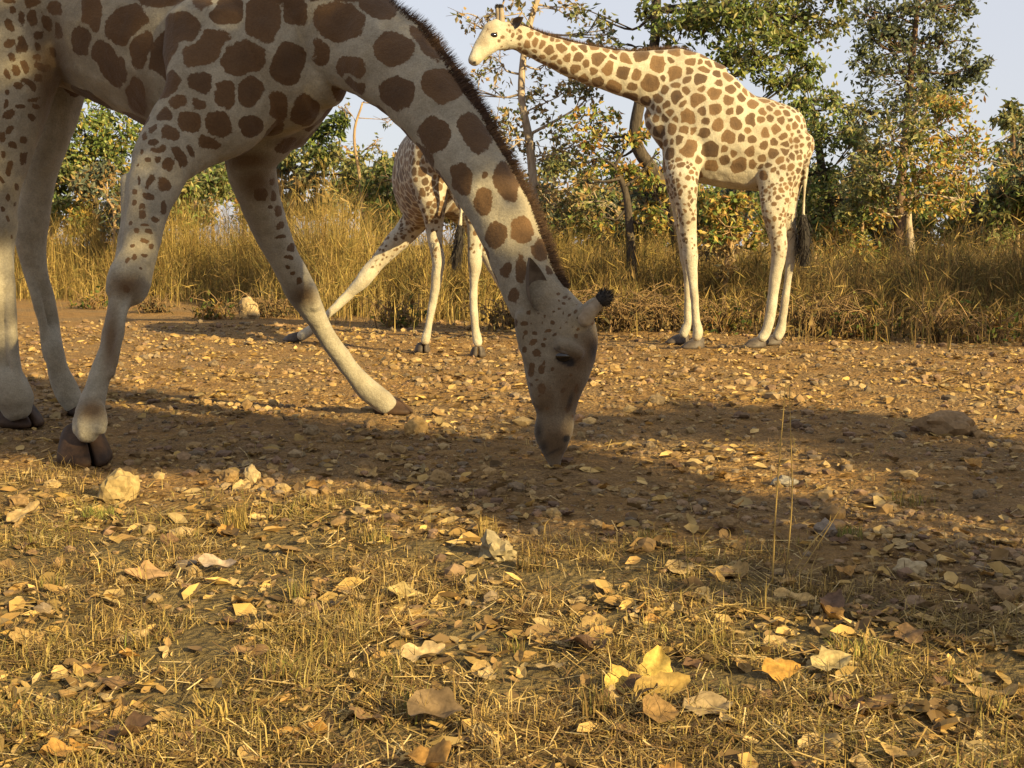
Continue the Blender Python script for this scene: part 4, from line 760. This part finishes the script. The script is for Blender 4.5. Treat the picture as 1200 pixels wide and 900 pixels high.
for i, (x, y) in enumerate(((60, 690), (40, 640), (160, 760), (90, 840), (350, 700), (480, 840), (860, 830), (1130, 800), (1160, 840), (930, 700), (760, 640), (330, 800), (600, 760))):
    tuft('small dry tuft of mixed straw blades in the short grass', x, y, 70, .06+.02*(i % 3), .03, STRAW+GT+BROWNG, 30+i, .6, group='dry tufts in the short grass')
def stalk(label, pts, r, seed, group):
    b = gp(*pts[0]); Yd = b[1]; P = [pix(x, y, Yd) for x, y in pts]; P[0][2] = -.01; g = Geo(); R = rng(seed)
    tube(g, P, np.linspace(r, r*.45, len(P)), 5, 4, (.42, .29, .10))
    e = catmull(P, 8); 
    for q in R.integers(4, len(e), 10):
        C = e[q]; V, F, _ = leaf_faces(C[None], R, .03, .004, STRAW, -1.2); g.add(V, F, np.full((len(V), 3), (.38, .26, .09)))
    b0 = P[0].copy(); b0[2] = 0; o = link('straw_stalk', recenter(g.mesh('straw_stalk', [M_GRASS], True), b0), None, tuple(b0)); return tag(o, label, 'stalk', group)
stalk('tall straight straw stalk rising from the turf edge', [(905, 686), (909, 600), (915, 520), (921, 448)], .0031, 1, None)
stalk('slightly bent straw stalk beside the tall straight one', [(921, 672), (928, 590), (927, 520), (925, 450)], .0028, 2, None)
stalk('short straw stalk leaning away from the tall pair', [(924, 676), (950, 640), (975, 610)], .0014, 3, None)
stalk('thin straw stalk leaning far over the bare dirt', [(935, 672), (975, 612), (1010, 552), (1050, 495)], .0017, 4, None)
# dry brush at the foot of the grass
def brush(label, px, py, n, h, seed, pal=None, group='dry brush at the grass edge'):
    R = rng(seed); b = gp(px, py); b[2] = 0; g = Geo()
    for i in range(n):
        a = R.uniform(0, 2*np.pi); d = np.array([math.cos(a), math.sin(a), 0]); L = h*R.uniform(.5, 1.1); o = np.array([*R.normal(0, .12, 2), -.02])
        P = [o, o + d*L*.25 + np.array([0, 0, L*.55]), o + d*L*R.uniform(.5, .8) + np.array([0, 0, L*R.uniform(.5, .95)]), o + d*L*R.uniform(.7, 1.1) + np.array([0, 0, L*R.uniform(.25, .8)])]
        tube(g, P, [.008, .006, .004, .002], 4, 3, np.array((.24, .155, .075))*R.uniform(.6, 1.4))
        for _ in range(4):
            e = np.array(P[R.integers(1, 4)]); f = e + R.normal(0, .16, 3)*h; f[2] = max(f[2], .02); tube(g, [e, (e+f)/2 + R.normal(0, .03, 3), f], [.004, .003, .0015], 3, 2, np.array((.26, .17, .08))*R.uniform(.6, 1.4))
    C = np.stack([R.normal(0, h*.38, n*6), R.normal(0, h*.38, n*6), np.abs(R.normal(0, h*.3, n*6))+.02], 1); V, F, c = leaf_faces(C, R, .09, .045, pal or DRY); g.add(V, F, c)
    o = link('dry_shrub', g.mesh('dry_shrub', [M_GRASS]), None, tuple(b)); return tag(o, label, 'dry shrub', group)
brush('pale tangled dry brush with arching twigs beside the lowered head', 730, 388, 46, .62, 1, None, None)
BR = [(250, 374, .4, 26, 'on the bare side of the upright stone block'), (320, 372, .45, 26, 'between the upright stone block and the spread foreleg'), (470, 384, .4, 24, 'beside the hind hooves of the giraffe seen from behind'), (600, 386, .5, 28, 'behind the ear of the lowered head'),
      (690, 386, .45, 30, 'behind the horn of the lowered head'), (780, 388, .55, 34, 'behind the standing giraffe\'s front hooves'), (850, 390, .5, 30, 'under the standing giraffe\'s belly'), (950, 394, .6, 34, 'below the standing giraffe\'s tail'),
      (1010, 396, .5, 30, 'between the standing giraffe\'s tail and the slim pale trunk'), (1090, 400, .5, 30, 'below the slim pale trunk'), (1160, 402, .5, 28, 'past the slim pale trunk, farthest from the giraffes'), (180, 366, .35, 24, 'behind the knee of the big giraffe\'s foreleg'), (110, 362, .4, 22, 'seen between the big giraffe\'s hind leg and foreleg')]
for i, (x, y, h, nn, wh) in enumerate(BR):
    brush('low dry brush ' + wh, x, y, nn, h, 60+i, DRY if i % 2 else YELL)

# ------------------------------------------------------------------ stones, gravel, leaves
ICO = None
def ico(sub):
    import bmesh
    bm = bmesh.new(); bmesh.ops.create_icosphere(bm, subdivisions=sub, radius=1.0)
    V = np.array([v.co[:] for v in bm.verts]); F = np.array([[v.index for v in f.verts] for f in bm.faces]); bm.free(); return V, F
IV2, IF2 = ico(3); IV1, IF1 = ico(1)
STONE_TONES = [(.24, .155, .065), (.19, .12, .053), (.28, .195, .088), (.15, .11, .068), (.21, .15, .08)]
def stone(label, px, py, w, h, tone, seed, group=None, depth=.8, rough=.4, name='stone', cat='stone', fine=.12):
    R = rng(seed); b = gp(px, py); s = b[1]/FPX; a = w*s/2; hh = h*s
    o3 = R.uniform(0, 50, 3); V = np.array([v*(1 + rough*mnoise.noise(tuple(v*1.2+o3)) + rough*.55*mnoise.noise(tuple(v*3+o3)) + fine*mnoise.noise(tuple(v*8+o3))) for v in IV2])
    V = V*np.array([a, a*depth, hh*.62]); V[:, 2] += hh*.36
    q = R.uniform(-.5, .5); cc, ss = math.cos(q), math.sin(q); V[:, :2] = V[:, :2]@np.array([[cc, ss], [-ss, cc]])
    col = np.array(tone)*(1+.22*np.array([mnoise.noise(tuple(v*6/a*.3+o3)) for v in V]))[:, None]
    o = link(name, mk(name, V, IF2, col, [M_STONE], smooth=False), None, (b[0], b[1]+a*depth*.5, gz(b[0], b[1])-.004)); return tag(o, label, cat, group)
stone('large pale yellow stone against the big giraffe\'s front hoof', 138, 588, 46, 40, (.27, .195, .085), 1)
stone('upright tan stone block at the edge of the tall grass', 291, 374, 24, 26, (.33, .24, .125), 2, depth=.7)
stone('low dark mound of earth on the track', 1112, 511, 72, 26, (.20, .13, .065), 3, name='earth_mound', cat='mound', depth=.7, rough=.35)
stone('crumpled pitted white stone in the dry grass', 583, 657, 40, 30, (.23, .185, .105), 4, rough=.8, fine=.5)
stone('pale grey flat stone behind the tall straw stalks', 922, 569, 34, 12, (.23, .20, .15), 5)
stone('cubic orange stone in front of the splayed hoof', 487, 510, 28, 20, (.40, .25, .09), 6)
stone('pale angular stone on the shaded turf edge', 1070, 676, 36, 20, (.35, .27, .15), 7)
stone('rounded brown stone half sunk in the bare dirt', 968, 628, 24, 20, (.20, .16, .12), 8)
stone('pale upright stone in front of the big giraffe\'s hooves', 294, 562, 20, 20, (.36, .27, .14), 9)
for i, (x, y, w) in enumerate(((268, 556, 24), (312, 566, 22), (330, 572, 20), (236, 548, 18), (365, 503, 18), (515, 560, 26), (855, 613, 26), (795, 605, 16), (605, 572, 18), (700, 612, 16), (560, 598, 14), (430, 548, 22), (1040, 625, 16), (1150, 578, 18), (770, 470, 20), (720, 430, 14), (860, 470, 12), (650, 600, 18), (540, 500, 14), (395, 512, 14), (240, 470, 14), (180, 480, 12), (320, 470, 12), (760, 520, 14), (830, 540, 14), (990, 540, 14), (1060, 545, 12), (1180, 520, 12), (250, 425, 12), (1000, 450, 12), (940, 430, 10), (1075, 425, 12), (680, 450, 12), (490, 450, 10), (1130, 640, 18), (1010, 668, 16), (20, 585, 24), (60, 566, 18), (420, 600, 16), (735, 575, 18))):
    stone('loose tan stone lying on the bare dirt track', x, y+w*.3, w, w*.62, STONE_TONES[i % 5], 100+i, 'loose stones on the track')
# gravel
R = rng(51); n = 34000; Yp = 3.4 + 13*R.random(n)**1.5; Xp = R.uniform(-1, 1, n)*(Yp*.44+.2)
pn = np.array([mnoise.noise((x*1.1, y*1.1, 31)) + .5*mnoise.noise((x*4, y*4, 3)) for x, y in zip(Xp, Yp)]); ta = np.array([turf_amount(x, y) if y < 7 else 0 for x, y in zip(Xp, Yp)])
k = R.random(n) < np.clip(.6+pn, .1, 1)*(1-.7*ta); Xp, Yp = Xp[k], Yp[k]; n = len(Xp)
OV, OF = IV1, IF1; NV = len(OV)
mz = gp(652, 552); sz = np.where(np.hypot(Xp-mz[0], Yp-mz[1]) < .3, .3, 1)*R.gamma(1.5, .0048, n)*(.75+Yp*.07)*np.where(R.random(n) < .035, 2.0, 1); sz = np.clip(sz, .003, .045); az = R.uniform(0, 6.28, n)
V = OV[None]*R.uniform(.7, 1.2, (n, NV, 1))*np.stack([sz*R.uniform(.8, 1.5, n), sz*R.uniform(.7, 1.2, n), sz*R.uniform(.45, .9, n)], 1)[:, None]
c_, s_ = np.cos(az)[:, None], np.sin(az)[:, None]; V = np.stack([V[..., 0]*c_-V[..., 1]*s_, V[..., 0]*s_+V[..., 1]*c_, V[..., 2]], -1)
V += np.stack([Xp, Yp, [gz(a, b) for a, b in zip(Xp, Yp)] + sz*.25], 1)[:, None]
F = (OF[None] + (np.arange(n)*NV)[:, None, None]).reshape(-1, 3)
tag(link('gravel', mk('gravel', V.reshape(-1, 3), F, np.repeat(pick(R, STONE_TONES+[(.2, .13, .07), (.16, .1, .06)], n), NV, 0), [M_STONE])), 'small gravel and clods scattered over the dirt track', 'gravel', kind='stuff')
# leaf litter: crumbs of dry leaves
LEAFC = [(.38, .25, .08), (.30, .185, .062), (.45, .305, .11), (.21, .13, .05), (.15, .095, .042), (.31, .225, .10)]
R = rng(52); n = 62000; Yp = 1.9 + 13.5*R.random(n)**1.3; Xp = R.uniform(-1, 1, n)*(Yp*.44+.2)
pn = np.array([mnoise.noise((x*1.4, y*1.4, 71)) + .5*mnoise.noise((x*5, y*5, 13)) for x, y in zip(Xp, Yp)]); k = R.random(n) < np.clip(.24+pn*1.4, .05, 1)*np.where(Yp < 4.8, 1, np.where(Yp < 8, .5, .9)); Xp, Yp = Xp[k], Yp[k]; n = len(Xp)
az = R.uniform(0, 6.28, n); d = np.stack([np.cos(az), np.sin(az), R.normal(0, .3, n)], 1); d = unit(d); s = unit(np.stack([-np.sin(az), np.cos(az), R.normal(0, .45, n)], 1)); up = np.cross(d, s)
L = (np.clip(R.gamma(2.2, .0085, n), .005, .05)*(.85+Yp*.02))[:, None]; w = L*R.uniform(.35, .7, (n, 1)); cu = R.uniform(.1, .6, (n, 1))*w
Cc = np.stack([Xp, Yp, [gz(a, b)+.006 for a, b in zip(Xp, Yp)]], 1)
V = np.stack([Cc-d*L+up*cu*.4, Cc-d*L*.1+s*w+up*cu, Cc-d*L*.1-up*cu*.2, Cc-d*L*.1-s*w+up*cu, Cc+d*L*.6+s*w*.7+up*cu, Cc+d*L+up*cu*.5, Cc+d*L*.6-s*w*.7+up*cu], 1); V[..., 2] = np.maximum(V[..., 2], Cc[:, None, 2]-.004)
b7 = (np.arange(n)*7)[:, None]; F3 = np.vstack([b7+np.array([[0, 2, 1]]), b7+np.array([[0, 3, 2]])]); F4 = np.vstack([b7+np.array([[1, 2, 5, 4]]), b7+np.array([[2, 3, 6, 5]])])
tag(link('leaf_litter', mk('leaf_litter', V.reshape(-1, 3), [F4, F3], np.repeat(pick(R, LEAFC, n), 7, 0), [M_LITTER])), 'crumbled dry leaf litter strewn over the ground', 'leaf litter', kind='stuff')
# single fallen leaves
def leaf_mesh(R, tone, curl, fold, lobes, elong=.5):
    """broad dry leaf: outline rows along a midrib, curled and folded, with a stalk; unit length"""
    n, k = 12, 7; V = []; jit = R.normal(0, .09, n+1); col = []; ph = R.uniform(0, 6)
    for i in range(n+1):
        t = i/n; hw = elong*(math.sin(math.pi*min(.985, t**.8+.015))**.75)*(1 + lobes*math.sin(t*17+ph) + jit[i]) + .004
        for j in range(k):
            q = j/(k-1)*2-1; x = (t-.5); y = q*hw
            z = .6*fold*abs(y)*(1+.5*math.sin(t*5+ph)) + .6*curl*(x*x*1.6) + curl*.5*y*y*math.cos(t*4+ph) + .05*math.sin(9*x+6*y+ph) + .03*math.sin(17*y+ph*2)
            V.append((x, y, z)); m = 1.0 - .18*(j == 3) + .12*math.sin(5*t+3*q+ph); col.append(np.array(tone)*m)
    F = [(i*k+j, (i+1)*k+j, (i+1)*k+j+1, i*k+j+1) for i in range(n) for j in range(k-1)]
    b = len(V); zz = V[3][2]
    for dx, dz in ((0, 0), (-.12, .02), (-.25, .0)):
        for e in (-.008, .008): V.append((-.5+dx, e, zz+dz)); col.append(np.array(tone)*.8)
    F += [(b, b+1, b+3, b+2), (b+2, b+3, b+5, b+4)]
    V = np.array(V); V[:, 2] -= V[:, 2].min()
    me = mk('fallen_leaf', V, np.array(F), np.array(col), [M_LITTER], True); return me
def put_leaf(me, px, py, size, az, tilt, label, group=None, lift=0.0):
    b = gp(px, py); o = bpy.data.objects.new('fallen_leaf', me); COL.objects.link(o)
    o.location = (b[0], b[1], gz(b[0], b[1]) + .006 + lift); o.scale = (size,)*3; o.rotation_euler = (tilt[0], tilt[1], az); return tag(o, label, 'leaf', group)
R = rng(61)
KINDS = [('tan curled dry leaf lying on the short grass', (.32, .21, .08), .6, .5, .06), ('dull brown flat dry leaf lying on the ground', (.20, .12, .055), .25, .15, .05),
         ('pale beige papery leaf lying on the ground', (.36, .255, .115), .4, .4, .08), ('dark brown crumpled leaf lying on the ground', (.13, .075, .04), .6, .7, .12), ('orange-brown folded leaf lying on the ground', (.34, .185, .05), .4, .8, .05)]
VAR = [[leaf_mesh(R, k[1], k[2]*R.uniform(.6, 1.4), k[3]*R.uniform(.6, 1.4), k[4], R.uniform(.26, .46)) for _ in range(3)] for k in KINDS]
GRP = ['tan curled leaves', 'dull brown leaves', 'pale papery leaves', 'dark crumpled leaves', 'orange-brown leaves']
for i in range(250):
    Yd = 2.2 + 4.0*R.random()**1.35; Xd = R.uniform(-1, 1)*Yd*.41
    px_, py_, _ = project(np.array([[Xd, Yd, 0]])); k = R.choice(5, p=[.3, .25, .22, .12, .11])
    put_leaf(VAR[k][R.integers(0, 3)], px_[0], py_[0], R.uniform(.035, .085)*(1.15 if R.random() < .8 else 1.5), R.uniform(0, 6.28), (R.normal(0, .14), R.normal(0, .14)), KINDS[k][0], GRP[k], R.uniform(-.008, .006))
R = rng(62); YLW = (.43, .30, .075)
put_leaf(leaf_mesh(R, YLW, .5, .5, .04, .42), 768, 800, .10, 1.25, (.2, -.75), 'bright yellow upright leaf in the yellow leaf cluster', None, .025)
put_leaf(leaf_mesh(R, YLW, .4, .5, .06, .40), 728, 812, .085, .5, (.5, -.2), 'bright yellow broad leaf lying in the yellow leaf cluster', None, .015)
put_leaf(leaf_mesh(R, (.32, .21, .06), .25, .5, .05, .3), 775, 822, .13, .25, (.55, -.1), 'orange-brown leaf lying under the yellow leaf cluster', None, .012)
put_leaf(leaf_mesh(R, (.20, .12, .045), .4, .5, .03, .44), 772, 852, .09, .5, (.5, .1), 'rust brown rounded leaf just in front of the yellow cluster', None, .012)
put_leaf(leaf_mesh(R, (.17, .115, .06), .5, .8, .05, .38), 510, 848, .12, -.2, (.35, .1), 'large dark brown leaf arched over a hollow in the grass', None, .02)
put_leaf(leaf_mesh(R, (.42, .23, .05), .2, .3, .03, .42), 915, 800, .09, .1, (.4, 0), 'orange rounded leaf beside the broken pale leaf', None, .012)
put_leaf(leaf_mesh(R, (.38, .29, .13), .5, .4, .12, .36), 975, 790, .105, .3, (.3, -.2), 'broken pale yellow leaf beside the orange rounded leaf', None, .015)
put_leaf(leaf_mesh(R, (.44, .29, .11), .2, .9, .03, .22), 930, 710, .12, -.6, (.2, .1), 'narrow rolled tan leaf below the tall straw stalks', None, .012)
put_leaf(leaf_mesh(R, (.13, .08, .05), .6, .8, .1, .34), 975, 720, .10, .9, (.4, -.5), 'dark torn leaf standing up beside the rolled tan leaf', None, .02)
put_leaf(leaf_mesh(R, (.38, .28, .11), .3, .4, .05, .36), 475, 700, .10, -.1, (.3, .1), 'yellow-tan broad leaf in the middle of the dry grass', None, .012)
put_leaf(leaf_mesh(R, (.46, .33, .16), .5, .7, .14, .34), 495, 775, .11, .15, (.2, 0), 'tan leaf riddled with holes and torn edges', None, .012)
put_leaf(leaf_mesh(R, (.44, .30, .13), .4, .5, .05, .4), 30, 610, .13, .3, (.3, -.4), 'large tan leaf propped up on the grass near the green tuft', None, .02)
put_leaf(leaf_mesh(R, (.36, .22, .10), .3, .5, .05, .3), 175, 682, .14, 0.05, (.25, 0), 'broad brown leaf lying flat beyond the shadow streak', None, .01)
put_leaf(leaf_mesh(R, (.40, .30, .20), .6, .6, .08, .26), 255, 672, .13, -.3, (.2, .1), 'greyish curled leaf beside the broad brown leaf', None, .012)
put_leaf(leaf_mesh(R, (.26, .19, .10), .3, .3, .1, .34), 830, 842, .12, .3, (.2, 0), 'large dull leaf at the foot of the dark grass tuft', None, .01)
